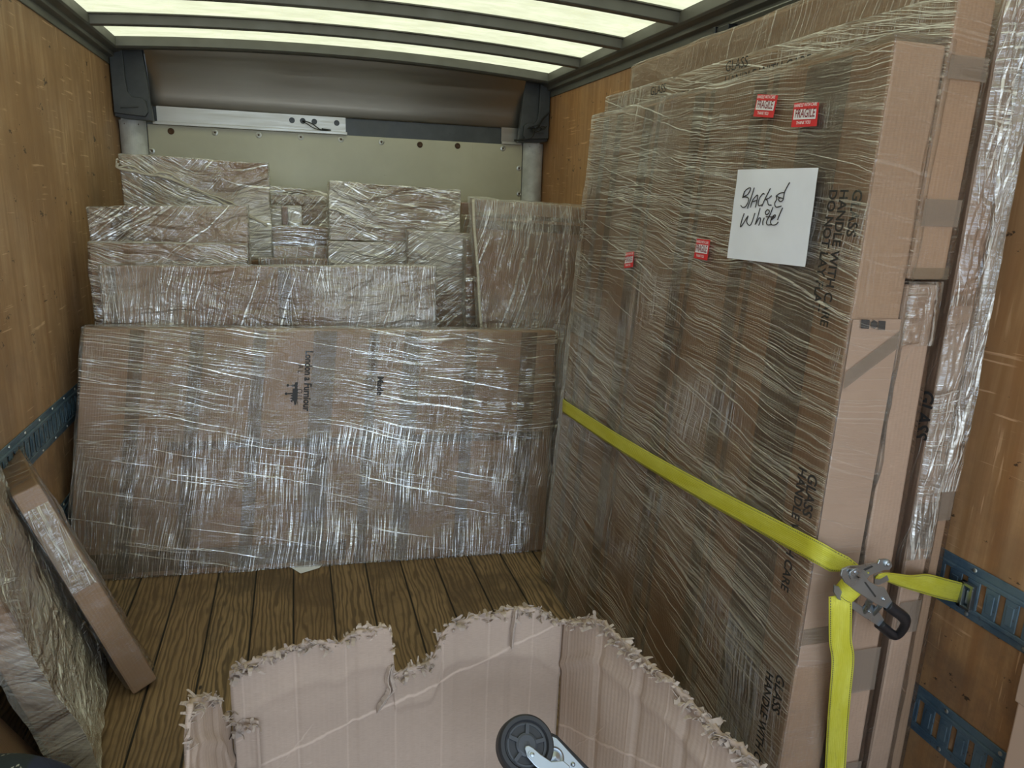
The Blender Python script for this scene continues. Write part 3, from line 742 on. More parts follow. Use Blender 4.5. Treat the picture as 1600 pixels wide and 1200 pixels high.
# sheet of paper on the floor under P1
p = at(478, 886, z=.003)
mesh('paper_sheet', [p+V(v) for v in ((-.07, .03, .0), (.09, .06, .0), (.05, -.02, .001), (-.02, -.05, .001))], [(0, 3, 2, 1)], M['paper'])
tag(bpy.data.objects['paper_sheet'], 'corner of a white paper sheet on the floor peeking from under the large wide carton', 'paper')

G = 'flat cartons wrapped in clear film'
def standing(label, x0, x1, ztop, y, th=.07, lean=.03, z0=.001, wrap='wr_horz', tapes=(), x0b=None, x1b=None, top2=None, card='card', n=36, wob=.006, off=.005):
    x0b = x0 if x0b is None else x0b; x1b = x1 if x1b is None else x1b; zt2 = ztop if top2 is None else top2
    p = Pack(label, (x0, y+lean, ztop), (x1, y+lean, zt2), (x0b, y, z0), (x1b, y, z0), (0, th, 0), G, card)
    for a, wd in tapes: p.tape_v(a, wd)
    if wrap: p.wrap(wrap, off, wob, n)
    return p
def X(px, py, y): return at(px, py, y=y).x
def Z(px, py, y): return at(px, py, y=y).z
# P2
y = 3.20; standing('long low carton standing right behind the large wide one with the castle logo', X(155, 415, y), X(680, 416, y), Z(155, 416, y), 3.16, .05, .04, wrap='wr_vert', top2=Z(680, 417, y), tapes=((.52, .05), (.03, .03)))
y = 3.29; standing('carton against the left wall, lower of the two left ones of equal width', X(138, 380, y), X(384, 382, y), Z(138, 380, y), 3.26, .065, .03, wrap='wr_horz', top2=Z(384, 383, y))
y = 3.42; standing('carton by the left wall with bare smooth left corner', X(138, 323, y), X(385, 322, y), Z(138, 324, y), 3.38, .07, .03, wrap='wr_diag', top2=Z(385, 322, y), tapes=((.17, .05), (.24, .03)))
# support stack and P5
standing('plain carton carrying the tallest square one, its dark top corner just showing', .02, .745, 1.105, 3.78, .22, 0, wrap='wr_clear')
y = 3.80; P5 = standing('tallest square carton on the left, with film twisted into a rope across it', X(187, 243, y), X(418, 255, y), Z(187, 241, y), 3.80, .085, .0, z0=1.107, wrap='wr_horz', top2=Z(418, 256, y), tapes=((.17, .05),))
bm = bmesh.new()
pa, pb, pc = P5.S(-.01, .87, .012)-P5.base, P5.S(.35, .78, .010)-P5.base, P5.S(.98, .36, .009)-P5.base
pts = smoothpath([pa+V((0, 0, .02)), pa, P5.S(.15, .83, .011)-P5.base, pb, P5.S(.7, .56, .010)-P5.base, pc], 10)
pts = [q + noise.noise_vector(q*60)*.004 for q in pts]
tube(bm, pts, .007, 8); tube(bm, [q+V((0, -.004, .012+.01*math.sin(i*.5))) for i, q in enumerate(pts)], .004, 6)
def mat_rope():
    t = NT('twisted film'); o = t.coord(); n = t.noise(t.map(o, (40, 40, 160)), 1, 4)
    t.set(col=(.55, .50, .38), rough=.25, spec=.6, normal=t.bump(n, .8, .006)); return t.m
M['rope'] = mat_rope()
bmobj('film_rope', bm, M['rope'], P5.o, smooth=True)
# centre-left cluster
y = 4.25; standing('crumpled-film carton at the back centre, the wide one against the cream panel', X(418, 291, y), X(513, 300, y), Z(420, 291, y), 4.25, .06, .02, wrap='wr_horz', top2=Z(512, 300, y))
y = 4.12; standing('grey crinkled carton just in front of the back centre one', X(424, 303, y), X(510, 305, y), Z(424, 304, y), 4.10, .06, .02, wrap='wr_diag')
y = 4.02; standing('narrow pale carton end, leftmost of the three small ones in the centre gap', X(424, 322, y), X(439, 330, y), Z(424, 322, y), 4.0, .06, .01, wrap='wr_horz', n=16)
standing('thin dark cardboard edge between the two small pale carton ends in the centre gap', X(440, 324, y), X(450, 324, y), Z(445, 323, y), 4.0, .06, .01, wrap='wr_clear', n=10)
standing('small carton end with crossed folds, rightmost of three in the centre gap', X(451, 324, y), X(470, 324, y), Z(460, 323, y), 4.0, .06, .01, wrap='wr_horz', n=16)
y = 3.90; standing('centre-gap carton with a bare brown wedge of cardboard below white folds of film', X(425, 353, y), X(512, 353, y), Z(425, 353, y), 3.89, .07, .0, wrap='wr_front', n=30)
y = 3.76; standing('shiny low carton in the centre gap, lowest but one', X(427, 384, y), X(511, 386, y), Z(427, 385, y), 3.745, .03, .0, wrap='wr_shiny', n=30, top2=Z(511, 387, y))
y = 3.66; standing('lowest carton in the centre gap, only a strip showing above the long low one', X(405, 405, y), X(512, 406, y), Z(425, 404, y), 3.64, .07, .0, wrap='wr_vert', n=30)
# centre and right cluster
y = 3.66; standing('carton below the broad centre carton, film strands slanting across it', X(513, 377, y), X(636, 377, y), Z(513, 377, y), 3.64, .08, .0, wrap='wr_diag')
zb = Z(513, 377, 3.66)+.006
y = 3.66; P9 = standing('broad centre carton with film folded into zigzags, raised on the one below', X(515, 286, y), X(719, 299, y), Z(515, 284, y), 3.66, .10, .0, z0=zb, wrap='wr_horz', top2=Z(719, 299, y), x1b=X(716, 370, y))
y = 3.57; P11 = standing('carton standing right of centre with star-shaped folds in the film', X(638, 361, y), X(736, 366, y), Z(638, 360, y), 3.555, .07, .01, wrap='wr_diag', top2=Z(736, 366, y))
y = 3.50; standing('very narrow upright carton edge between two wrapped cartons, right of centre', X(727, 376, y), X(742, 376, y), Z(730, 375, y), 3.47, .06, .01, wrap='wr_horz', n=16, x0b=X(727, 376, y)+.02, x1b=X(742, 376, y)+.02)
y = 4.05; standing('small brown carton corner behind the tall right carton', X(719, 316, y), X(760, 316, y), Z(720, 316, y), 4.03, .06, .0, wrap='wr_clear', n=12)
y = 3.95; standing('small pale carton behind the tall right carton, beside the broad centre carton', X(722, 337, y), X(760, 337, y), Z(722, 337, y), 3.90, .06, .0, wrap='wr_vert', n=12)
y = 3.36
P13 = Pack('tall carton leaning beside the right stack, fine upright film strands over its whole face', (X(741, 312, y), y, Z(741, 312, y)), (2.27, y+.02, Z(910, 326, y)), (X(741, 312, y)+.08, 3.18, .001), (2.25, 3.08, .001), (0, .09, .01), G)
P13.tape_h(.925, .04); P13.tape_h(.955, .02); P13.wrap('wr_vert', .006, .006, 50)
bm = bmesh.new(); pts = [P13.S(-.008, b/12, .012)-P13.base+noise.noise_vector(V((b, 3, 1)))*.006 for b in range(0, 13)]
tube(bm, smoothpath(pts, 4), .007, 8); bmobj('film_rope', bm, M['rope'], P13.o, smooth=True)

# ---- right-hand stack
GR = 'tall flat cartons stacked against the right wall'
YE = 1.115
PA = Pack('tall flat carton with handwritten paper note and red stickers, yellow strap across it',
          (1.84, 2.413, 1.697), (1.852, YE, 1.706), at(848, 900, z=.001), (1.822, YE, .001), (.108, 0, 0), GR, 'card', bulge=.006)
for a, wd in ((.08, .04), (.16, .045), (.31, .06), (.36, .02), (.52, .05), (.565, .02), (.715, .05), (.755, .02)): PA.tape_v(a, wd)
PA.quad('packing_tape', .83, .925, .0, .995, .0018, M['greytape'], n=(2, 16))
PA.quad('packing_tape', .0, .14, .335+.24, .38+.24, .0022, M['greytape'], n=(4, 2))
PA.wrap('wr_big', .0085, .005, 90)
def onA(px, py, off=0): return PA.hit(px, py, off)
dn = (PA.BR-PA.TR).normalized()    # downwards along the face
al = (PA.TR-PA.TL).normalized()    # towards the near edge
# printed warnings down the near margin (text reads downwards)
for px, py, body, sz in ((1338, 296, 'GLASS', .034), (1318, 296, 'HANDLE WITH CARE', .030), (1301, 296, 'DO NOT LAY FLAT', .030), (1268, 738, 'GLASS', .036), (1253, 728, 'HANDLE WITH CARE', .032), (1218, 1050, 'GLASS', .036), (1202, 1046, 'HANDLE WITH CARE', .032)):
    text_mesh('printed_text', body, sz, M['ink'], frame(onA(px, py, .0035)-PA.base, dn, PA.out), PA.o, sx=.88, bold=.0007)
for px, py, body, sz in ((910, 345, 'GLASS', .028), (918, 330, 'HANDLE WITH CARE', .026), (890, 555, 'HANDLE WITH CARE', .026), (898, 555, 'DO NOT LAY FLAT', .026), (884, 605, 'GLASS', .028), ):
    text_mesh('printed_text', body, sz, M['inkfaint'], frame(onA(px, py, .0035)-PA.base, dn, PA.out), PA.o, sx=.9)
# faint table printed on the carton
bm = bmesh.new(); o0 = onA(1042, 505, .0035)-PA.base; ex = al; ez = -dn
def rq(x0, z0, x1, z1):
    vs_ = [bm.verts.new(o0+ex*a+ez*b) for a, b in ((x0, z0), (x1, z0), (x1, z1), (x0, z1))]; bm.faces.new(vs_)
rq(0, -.004, .085, 0); rq(0, -.010, .085, -.007)
for k in range(7): rq(.005+.0125*k, .0, .0065+.0125*k, .09)
for k in range(12):
    rq(.004+.0068*k, -.030-.03-.012*math.sin(k*1.7)**2, .0062+.0068*k, -.028)
    N = 8; c = o0+ex*(.0055+.0068*k)+ez*(-.019)
    a = [bm.verts.new(c+ex*.0030*math.cos(2*math.pi*i/N)+ez*.004*math.sin(2*math.pi*i/N)) for i in range(N)]; b = [bm.verts.new(c+ex*.0021*math.cos(2*math.pi*i/N)+ez*.003*math.sin(2*math.pi*i/N)) for i in range(N)]
    for i in range(N): bm.faces.new((a[i], a[(i+1) % N], b[(i+1) % N], b[i]))
bmobj('printed_table', bm, M['inkfaint'], PA.o)
for ch in PA.o.children:
    if ch.name.split('.')[0] in ('printed_text', 'printed_table'): conform(ch, PA, .0100)
# red fragile stickers
def sticker(pts, rot=0):
    tl, tr, bl, br = [onA(*p, .0165)-PA.base for p in pts]
    st = mesh('fragile_sticker', [tl, tr, bl, br], [(0, 2, 3, 1)], M['red'], PA.o); st['label'] = 'red and white fragile sticker'
    def B(a, b): return (bl*(1-a)+br*a)*(1-b)+(tl*(1-a)+tr*a)*b+PA.out*.0010
    mesh('white_field', [B(.06, .72), B(.94, .72), B(.06, .30), B(.94, .30)], [(0, 2, 3, 1)], M['white'], st); conform(st.children[-1], PA, .018)
    hh = (tl-bl).length; ww = (br-bl).length; exx = (br-bl).normalized()
    for a, b, s_, body, mt, sx_ in ((.125, .37, .40, 'FRAGILE', M['darkred'], .52), (.06, .80, .155, 'HANDLE WITH CARE', M['white'], .62), (.22, .09, .155, 'THANK YOU', M['white'], .68)):
        o = B(a, b)+PA.out*.0014
        tm = text_mesh('lettering', body, 1.0, mt, Matrix.Identity(4), st, bold=.01)
        xs = [v.co.x for v in tm.data.vertices]; wd = max(xs)-min(xs)
        target = {'FRAGILE': .77, 'HANDLE WITH CARE': .88, 'THANK YOU': .56}[body]*ww
        k = target/wd; tm.data.transform(frame(o, exx, PA.out) @ Matrix.Diagonal((k, s_*hh*1.25, 1, 1))); conform(tm, PA, .0195)
sticker([(1184, 147), (1216, 149), (1177, 182), (1208, 184)])
sticker([(1241, 161), (1280, 160), (1236, 199), (1276, 197)])
sticker([(1089, 373), (1110, 375), (1084, 403), (1105, 407)])
sticker([(978, 395), (991, 393), (975, 419), (989, 417)])
# paper note with handwriting
nt = [onA(*p, .0185)-PA.base for p in ((1153, 265), (1279, 262), (1136, 403), (1258, 417))]
vs_, uvs, fs = [], [], []; N = 12
for i in range(N+1):
    for j in range(N+1):
        a, b = i/N, j/N; p = (nt[0]*(1-a)+nt[1]*a)*(1-b)+(nt[2]*(1-a)+nt[3]*a)*b
        vs_.append(p+PA.out*(.0012*noise.noise(V((a*4, b*4, 2))))); uvs.append((a, b))
for i in range(N):
    for j in range(N): k = i*(N+1)+j; fs.append((k, k+1, k+N+2, k+N+1))
note = mesh('paper_note', vs_, fs, M['paper'], PA.o, None, uvs, True); note['label'] = 'white paper note with handwriting'
bm = bmesh.new()
strokes = [ # traced from the note, zoom coordinates (9.233 per photo pixel, origin 1140,270)
 [(215, 265), (195, 330), (190, 360), (225, 260), (290, 215), (300, 240), (260, 310), (195, 350), (250, 350), (275, 390), (235, 480), (190, 500), (160, 470)],
 [(355, 215), (330, 300), (290, 420), (255, 515)],
 [(300, 500), (330, 400), (385, 330), (405, 330), (395, 400), (370, 500)], [(320, 420), (400, 395)],
 [(500, 310), (480, 300), (430, 370), (412, 450), (430, 475), (465, 460)],
 [(588, 225), (550, 300), (510, 380), (465, 485)], [(605, 330), (560, 370), (515, 380), (545, 400), (560, 460), (600, 465)],
 [(865, 140), (820, 220), (790, 290), (770, 390), (730, 415), (705, 385), (725, 360), (765, 370), (700, 350), (690, 320), (740, 290), (785, 285)],
 [(690, 320), (670, 340), (680, 380), (650, 440), (670, 495), (745, 480)],
 [(210, 585), (175, 690), (155, 780), (190, 740), (265, 620), (245, 700), (270, 750), (310, 740), (365, 580)],
 [(440, 510), (410, 620), (370, 745), (420, 660), (445, 655), (440, 700), (420, 760)],
 [(500, 650), (480, 700), (480, 755)], [(545, 530), (515, 570), (530, 605), (565, 580), (570, 545), (545, 530)],
 [(625, 495), (590, 590), (535, 700), (545, 750), (600, 745)], [(525, 635), (640, 635)],
 [(600, 680), (650, 640), (660, 610), (630, 620), (590, 700), (610, 750), (670, 745), (700, 710)],
 [(765, 505), (730, 580), (690, 680)]]
for s_ in strokes:
    pts = smoothpath([onA(1140+x/9.233, 270+y_/9.233, .0198)-PA.base for x, y_ in s_], 4)
    tube(bm, pts, .0011, 5)
bmobj('handwriting', bm, M['ink'], note)
# end-face tape and marks of PA
def end_quad(pk, name, z0, z1, mat, slant=0.0, off=.0015, x0=0.0, x1=1.0):
    """band across the near end face (y = YE side)"""
    def E_(c, b): return pk.S(1, b, 0, c)+V((0, -off, 0))-pk.base
    return mesh(name, [E_(x0, z0), E_(x1, z0+slant), E_(x1, z1+slant), E_(x0, z1)], [(0, 1, 2, 3)], mat, pk.o)
end_quad(PA, 'packing_tape', .645, .665, M['greytape'], .045, .0075)
end_quad(PA, 'box_flap', .30, .722, M['cardlight'], 0, .0045, .0, 1.0)
end_quad(PA, 'packing_tape', .33, .352, M['tape'], .0, .006)
e = lambda px, py: at(px, py, y=YE-.008)-PA.base
bm = bmesh.new()
for (x0, y0, x1, y1) in ((1346, 499, 1359, 513),):
    bm.faces.new([bm.verts.new(e(a, b)) for a, b in ((x0, y0), (x1, y0+1), (x1-1, y1+1), (x0-1, y1))])
bm.faces.new([bm.verts.new(e(1366+6*math.cos(k*math.pi/3+.5), 507+7*math.sin(k*math.pi/3+.5))) for k in range(6)])
bm.faces.new([bm.verts.new(e(a, b)) for a, b in ((1373, 501), (1384, 502), (1383, 516), (1372, 515))])
bmobj('printed_marks', bm, M['ink'], PA.o)
PB = Pack('upper carton of the right stack, lying on a shorter one, second in from the aisle', (1.962, 2.609, 1.79), (1.962, YE-.005, 1.785), (1.955, 2.60, 1.306), (1.952, YE-.005, 1.306), (.083, 0, 0), GR, 'card')
PB.tape_h(.72, .05, 'greytape'); PB.wrap('wr_big', .006, .003, 60)
end_quad(PB, 'packing_tape', .72, .80, M['greytape'], 0, .0065); end_quad(PB, 'packing_tape', .20, .30, M['greytape'], .0, .0065)
end_quad(PB, 'packing_tape', .0, .045, M['tape'], .0, .0065)
for px, py in ((1133, 113), (1016, 150)):
    d = at(px, py, y=1)-CAM; q = CAM+d*((PB.S(0, .5).x-.006-CAM.x)/d.x)
    text_mesh('printed_text', 'GLASS\nHANDLE WITH CARE', .036, M['ink'], frame(q-PB.base, (0, -1, 0), (-1, 0, 0)), PB.o)
PC = Pack('shorter carton of the right stack carrying the upper one, wedged behind the aisle carton', (1.957, 2.5, 1.296), (1.957, YE, 1.296), (1.965, 2.5, .001), (1.965, YE, .001), (.073, 0, 0), GR, 'cardlight')
PC.wrap('wr_clear', .0045, .003, 40)
end_quad(PC, 'packing_tape', .33, .41, M['greytape'], 0, .006); end_quad(PC, 'packing_tape', .145, .19, M['greytape'], 0, .006)
YD = 1.16
PD = Pack('tall carton with bright bunched film on its end, third from the aisle in right stack', (2.119, 2.75, 1.93), (2.119, YD, 1.93), (2.112, 2.75, .001), (2.112, YD, .001), (.058, 0, 0), GR, 'cardlight')
PD.wrap('wr_clear', .005, .003, 50)
end_quad(PD, 'packing_tape', .375, .43, M['greytape'], 0, .006); end_quad(PD, 'packing_tape', .27, .31, M['greytape'], 0, .006)
q = at(1441, 608, x=2.100); text_mesh('printed_text', 'GLASS\nHANDLE', .046, M['ink'], frame(q-PD.base, (0, 0, -1), (-1, 0, 0)), PD.o, sx=.8, bold=.001)
PE = Pack('carton nearest the right wall in the right stack, tallest, streaked with loose film', (2.180, 2.9, 1.95), (2.180, YD+.01, 1.95), (2.176, 2.9, .001), (2.176, YD+.01, .001), (.042, 0, 0), GR, 'card')
PE.wrap('wr_clear', .005, .003, 40); end_quad(PE, 'packing_tape', .86, .90, M['greytape'], -.01, .006); end_quad(PE, 'packing_tape', .40, .44, M['greytape'], .0, .006)
# bunched film over the upper ends of D and E
def crumple(name, quad4, amp, mat, parent, base, nu=26, nv=90, fr=(40, 9), seed=1, gather=0.0):
    a, b, c, d = map(V, quad4); nn = (b-a).cross(d-a).normalized(); vs_, uvs, fs = [], [], []
    if nn.y > 0 and abs(nn.y) > .5: nn = -nn
    for i in range(nu+1):
        for j in range(nv+1):
            u, v = i/nu, j/nv; p = (a*(1-u)+b*u)*(1-v)+(d*(1-u)+c*u)*v
            h = noise.noise(V((u*fr[0]*.25, v*fr[1], seed)))+.6*noise.noise(V((u*fr[0], v*fr[1]*1.7, seed+4)))+.35*noise.noise(V((u*fr[0]*2.1, v*fr[1]*4, seed+9)))
            vs_.append(p+nn*(amp*(1.0+h)*min(1, 5*min(u, 1-u)+.1)*min(1, 8*min(v, 1-v)+.1))-V(base)); uvs.append((u*(b-a).length, v*(d-a).length))
    for i in range(nu):
        for j in range(nv): k = i*(nv+1)+j; fs.append((k, k+nv+1, k+nv+2, k+1))
    return mesh(name, vs_, fs, mat, parent, None, uvs, True)
cr1 = crumple('bunched_film', ((2.108, YD-.008, 1.25), (2.176, YD-.008, 1.25), (2.176, YD-.004, 1.93), (2.112, YD-.004, 1.93)), .009, M['wr_shiny'], PD.o, PD.base, seed=3)
cr2 = crumple('bunched_film', ((2.106, YD-.006, .7), (2.172, YD-.006, .7), (2.173, YD-.006, 1.27), (2.106, YD-.006, 1.27)), .005, M['wr_shiny'], PD.o, PD.base, seed=8)
cr3 = crumple('bunched_film', ((2.176, YD-.001, .85), (2.220, YD-.001, .85), (2.222, YD+.003, 1.94), (2.180, YD+.003, 1.94)), .006, M['wr_shiny'], PE.o, PE.base, seed=12)
cr4 = crumple('bunched_film', ((1.958, YE-.006, 1.18), (2.034, YE-.006, 1.18), (2.034, YE-.006, 1.302), (1.955, YE-.006, 1.302)), .005, M['wr_shiny'], PC.o, PC.base, 20, 20, seed=18)

# ---- left-hand leaning packages
GL = 'film-wrapped cartons leaning on the left wall'
def leaner(label, N0, F0, T0, th, wrap, **k):
    """near bottom, far bottom, near top corners of the aisle face; th = thickness behind the face"""
    N0, F0, T0 = map(V, (N0, F0, T0)); TF = F0+(T0-N0)
    e1 = (F0-N0).normalized(); e2 = (T0-N0).normalized(); nn = e1.cross(e2).normalized()
    if nn.x > 0: nn = -nn
    dz = nn*th
    lift = max(0, -dz.z); N0, F0, T0, TF = [q+V((0, 0, lift)) for q in (N0, F0, T0, TF)]
    p = Pack(label, T0, TF, N0, F0, dz, GL, **k); p.wrap(wrap, .005, .008, 40); return p
n0 = at(245, 1050, z=.05); n0.z = .001
t0 = at(62, 768, x=.16)
l1 = leaner('small narrow carton leaning on the left wall nearest the large wide carton', n0, n0+V((-.15, .34, 0)), t0, .07, 'wr_clear')
def E1(b, c, off): return l1.S(0, b, 0, c)-(l1.BR-l1.BL).normalized()*off
crumple('loose_film', (E1(.52, .97, .006), E1(.52, .03, .006), E1(.92, .03, .006), E1(.92, .97, .006)), .006, M['wr_shiny'], l1.o, l1.base, 14, 40, (14, 6), 41)
n0 = V((.365, 1.74, .001))
t0 = V((.118, 1.80, .67))
l2 = leaner('middle carton leaning on the left wall with loose crinkled film down its far edge', n0, n0+V((-.085, .46, 0)), t0, .07, 'wr_diag')
bm = bmesh.new()
a = l2.S(1.0, .02, .0)-l2.base; b = l2.S(1.0, .95, .0)-l2.base
crumple('loose_film', (l2.S(.86, .0, .004), l2.S(1.14, .0, .01), l2.S(1.06, .75, .006), l2.S(.9, .75, .004)), .016, M['wr_shiny'], l2.o, l2.base, 26, 60, (22, 7), 31)
n0 = at(95, 1240, z=.03); n0.z = .001; n0 = V((.27, 1.66, .001))
l3 = leaner('carton leaning on the left wall nearest the viewer, behind the dark quilted blanket', n0, n0+V((-.02, .12, 0)), (.055, 1.64, .40), .08, 'wr_clear')

# ---- carton end at the far right
b = V((2.27, .76, 0)); o = empty('cardboard_box', b, 'pale cardboard box cut off by the right edge, against the right wall', 'box')
box('carton', (-.065, -.17, 0), (.075, .17, .575), M['cardlight'], o, bw=.004)
box('lid_flap', (-.069, -.172, .50), (.077, .174, .585), M['cardlight'], o, bw=.003)

# ================================================================== RATCHET STRAP
RY = 1.055
def rp(u, v, y=RY): return at(1280+u/5.219, 850+v/5.219, y=y)
SB = at(1345, 905, y=RY); sb = V((SB.x, SB.y, SB.z))
RS = empty('ratchet_strap', sb, 'yellow ratchet strap with zinc buckle and black handle across the right stack', 'strap')
# webbing over the face of PA
cs, ss = [], []
N = 30
pL = onA(879, 634, .018); pR = onA(1283, 867, .018)
for k in range(N+1):
    f = k/N; c = pL*(1-f)+pR*f; c.z += -.012*math.sin(math.pi*f)
    a_, b_ = PA.ab(c); cs.append(PA.surf(a_, b_, .017)); ss.append(V((0, 0, .0235)))
c0 = cs[0]; cs = [c0+V((.42, .10, -.01)), c0+V((.2, .05, 0)), c0+V((.02, .02, 0))]+cs; ss = [V((0, 0, .023))]*3+ss
# round the corner and twist to the spool
for c, s_ in ((at(1300, 876, y=YE-.016), V((.004, 0, .022))), (at(1318, 882, y=YE-.026), V((.006, -.004, .017))), (at(1333, 888, y=YE-.04), V((.006, -.014, .009))), (rp(330, 215), V((.004, -.020, .004)))):
    cs.append(c); ss.append(s_)
ribbon('webbing', cs, ss, .0022, M['yellow'], RS, sb)
# wound webbing on the spool
bm = bmesh.new(); hub = rp(290, 290, RY); 
cyl_c = rp(255, 380, RY)
def webcyl(name, c, r, half, ydir):
    vs_, uvs, fs = [], [], []; N = 28
    for k in range(N+1):
        t_ = 2*math.pi*k/N
        for j, f in enumerate((-1, -.5, 0, .5, 1)):
            vs_.append(c+ydir*half*f+V((math.cos(t_)*r, 0, math.sin(t_)*r))-sb); uvs.append((t_*r, (f+1)/2))
    for k in range(N):
        for j in range(4): a = k*5+j; fs.append((a, a+1, a+6, a+5))
    return mesh(name, vs_, fs, M['yellow'], RS, None, uvs, True)
# the spool axis is along the handle hinge: out of the end face and slightly down-left
axd = (rp(190, 430, RY+.01)-rp(310, 270, RY-.035)).normalized()
def rolled(c0, c1, r0, r1, name, mat):
    vs_, uvs, fs = [], [], []; N = 32; d = (c1-c0).normalized(); a = d.orthogonal().normalized(); b_ = d.cross(a); K = 8
    for k in range(N+1):
        t_ = 2*math.pi*k/N
        for j in range(K+1):
            f = j/K; r = (r0*(1-f)+r1*f)*(1+.06*math.sin(f*math.pi))
            vs_.append(c0*(1-f)+c1*f+(a*math.cos(t_)+b_*math.sin(t_))*r-sb); uvs.append((t_*.03, f))
    for k in range(N):
        for j in range(K): q = k*(K+1)+j; fs.append((q, q+1, q+K+2, q+K+1))
    return mesh(name, vs_, fs, mat, RS, None, uvs, True)
rolled(rp(320, 285, RY-.004), rp(190, 420, RY+.010), .020, .020, 'wound_webbing', M['yellow'])
# tail
cs, ss = [], []
for (px, py), y, hw, zt in (((1312, 930), RY+.004, .020, .3), ((1313, 950), RY-.004, .021, .2), ((1313, 1000), RY+.005, .021, 0), ((1317, 1030), RY+.012, .0215, 0), ((1313, 1080), RY+.02, .021, 0), ((1309, 1130), RY+.028, .021, 0), ((1305, 1200), RY+.035, .021, 0), ((1300, 1290), RY+.03, .021, 0), ((1298, 1380), RY+.02, .021, 0)):
    cs.append(at(px, py, y=y)); ss.append(V((hw, -.006*math.cos(zt), .004)))
cs = [c if c.z > .01 else V((c.x, c.y, .01)) for c in cs]
cs2 = smoothpath(cs, 6); ss2 = smoothpath(ss, 6); ribbon('webbing_tail', cs2, ss2, .0022, M['yellow'], RS, sb)
# short strap from buckle to wall track
cs = smoothpath([rp(470, 265, RY), rp(540, 265, RY+.01), at(1415, 908, y=1.10), at(1445, 912, y=1.135), at(1475, 920, y=1.165), at(1500, 926, y=1.195)], 6)
hv = [V((0, -.004, .006)), V((.0, -.004, .010)), V((.002, -.006, .016)), V((.004, 0, .022)), V((.004, 0, .024)), V((.004, 0, .024))]
ribbon('webbing', cs, smoothpath(hv, 6), .003, M['yellow'], RS, sb)
# buckle plates
ny = V((0, -1, 0))
def pl(name, pts, y, th, mat=M['zinc'], parent=RS, bw=.0006):
    bm = bmesh.new(); plate(bm, [rp(a, b, y)-sb for a, b in pts], ny, th); o = bmobj(name, bm, mat, parent); bevel(o, bw, 1); return o
fr_ = pl('ratchet_frame', [(165, 230), (185, 195), (240, 175), (330, 170), (430, 150), (470, 150), (480, 122), (540, 115), (575, 140), (585, 175), (560, 205), (520, 205), (400, 250), (380, 275), (280, 300), (200, 290)], RY-.012, .004)
pl('handle_plate', [(165, 250), (175, 205), (215, 185), (300, 195), (345, 235), (400, 300), (480, 345), (500, 338), (525, 350), (585, 465), (545, 522), (450, 480), (300, 385), (200, 310)], RY-.020, .004)
pl('handle_plate', [(110, 385), (115, 330), (150, 340), (200, 420), (350, 510), (380, 470), (440, 490), (520, 610), (480, 668), (350, 585), (230, 500), (140, 440)], RY+.002, .004)
pl('ratchet_frame', [(440, 250), (500, 225), (540, 240), (560, 290), (470, 330), (440, 320)], RY+.010, .004)
for (a, b, r_, y, h_) in ((540, 150, .0075, RY-.012, .010), (520, 445, .004, RY-.024, .004), (400, 545, .003, RY, .006), (293, 245, .013, RY-.024, .003)):
    bm = bmesh.new(); lathe(bm, rp(a, b, y)-sb, ny, [(0, r_), (h_*.6, r_), (h_*.7, r_*.6), (h_, r_*.55), (h_+.001, .0005)], 20); bevel(bmobj('rivet', bm, M['zinc'], RS), .0005, 1)
# split mandrel seen in the hub
bm = bmesh.new()
for s_ in (-1, 1):
    plate(bm, [rp(293+a+s_*8, 250+b+s_*6, RY-.026)-sb for a, b in ((-40, -22), (-25, -32), (38, 18), (40, 30), (20, 34), (-44, -8))], ny, .003)
bevel(bmobj('mandrel', bm, M['zinc'], RS), .0008, 1)
for pts in ([(365, 310), (380, 310), (465, 425), (455, 435)], [(355, 205), (430, 175), (440, 185), (375, 218)]):
    pl('slot', pts, RY-.0245, .0004, M['cable'], bw=.0001)
# release bars and grips
bm = bmesh.new(); tube(bm, [rp(440, 570, RY+.002)-sb, rp(500, 500, RY-.018)-sb], .005, 10); tube(bm, [rp(365, 550, RY+.002)-sb, rp(420, 450, RY-.018)-sb], .006, 10); bmobj('release_bar', bm, M['zinc'], RS)
bm = bmesh.new()
path = smoothpath([rp(560, 500, RY-.021)-sb, rp(620, 545, RY-.022)-sb, rp(680, 590, RY-.022)-sb, rp(705, 630, RY-.020)-sb, rp(690, 680, RY-.014)-sb, rp(660, 725, RY-.006)-sb, rp(625, 750, RY-.001)-sb, rp(590, 735, RY-.001)-sb, rp(540, 695, RY)-sb, rp(492, 655, RY)-sb], 6)
tube(bm, path, .009, 14, True, ((0, -1, 0), .008, .0115))
bevel(bmobj('handle_grip', bm, M['black'], RS, smooth=True), .001, 1)
RS.children[-1]['label'] = 'black rubber handle grip'
# hook fitting in the wall track
hk = at(1503, 927, x=W-.022)
bm = bmesh.new()
def HB(y0, y1, z0, z1, x0=-.006, x1=.006): bx(bm, (hk.x+x0-sb.x, hk.y+y0-sb.y, hk.z+z0-sb.z), (hk.x+x1-sb.x, hk.y+y1-sb.y, hk.z+z1-sb.z))
HB(-.006, .006, -.032, .032); HB(-.030, -.022, -.024, .024); HB(-.030, .006, .024, .032); HB(-.030, .006, -.032, -.024); HB(-.026, -.008, -.02, .012, .003, .006)
bevel(bmobj('track_hook', bm, M['zinc'], RS), .0015, 2)

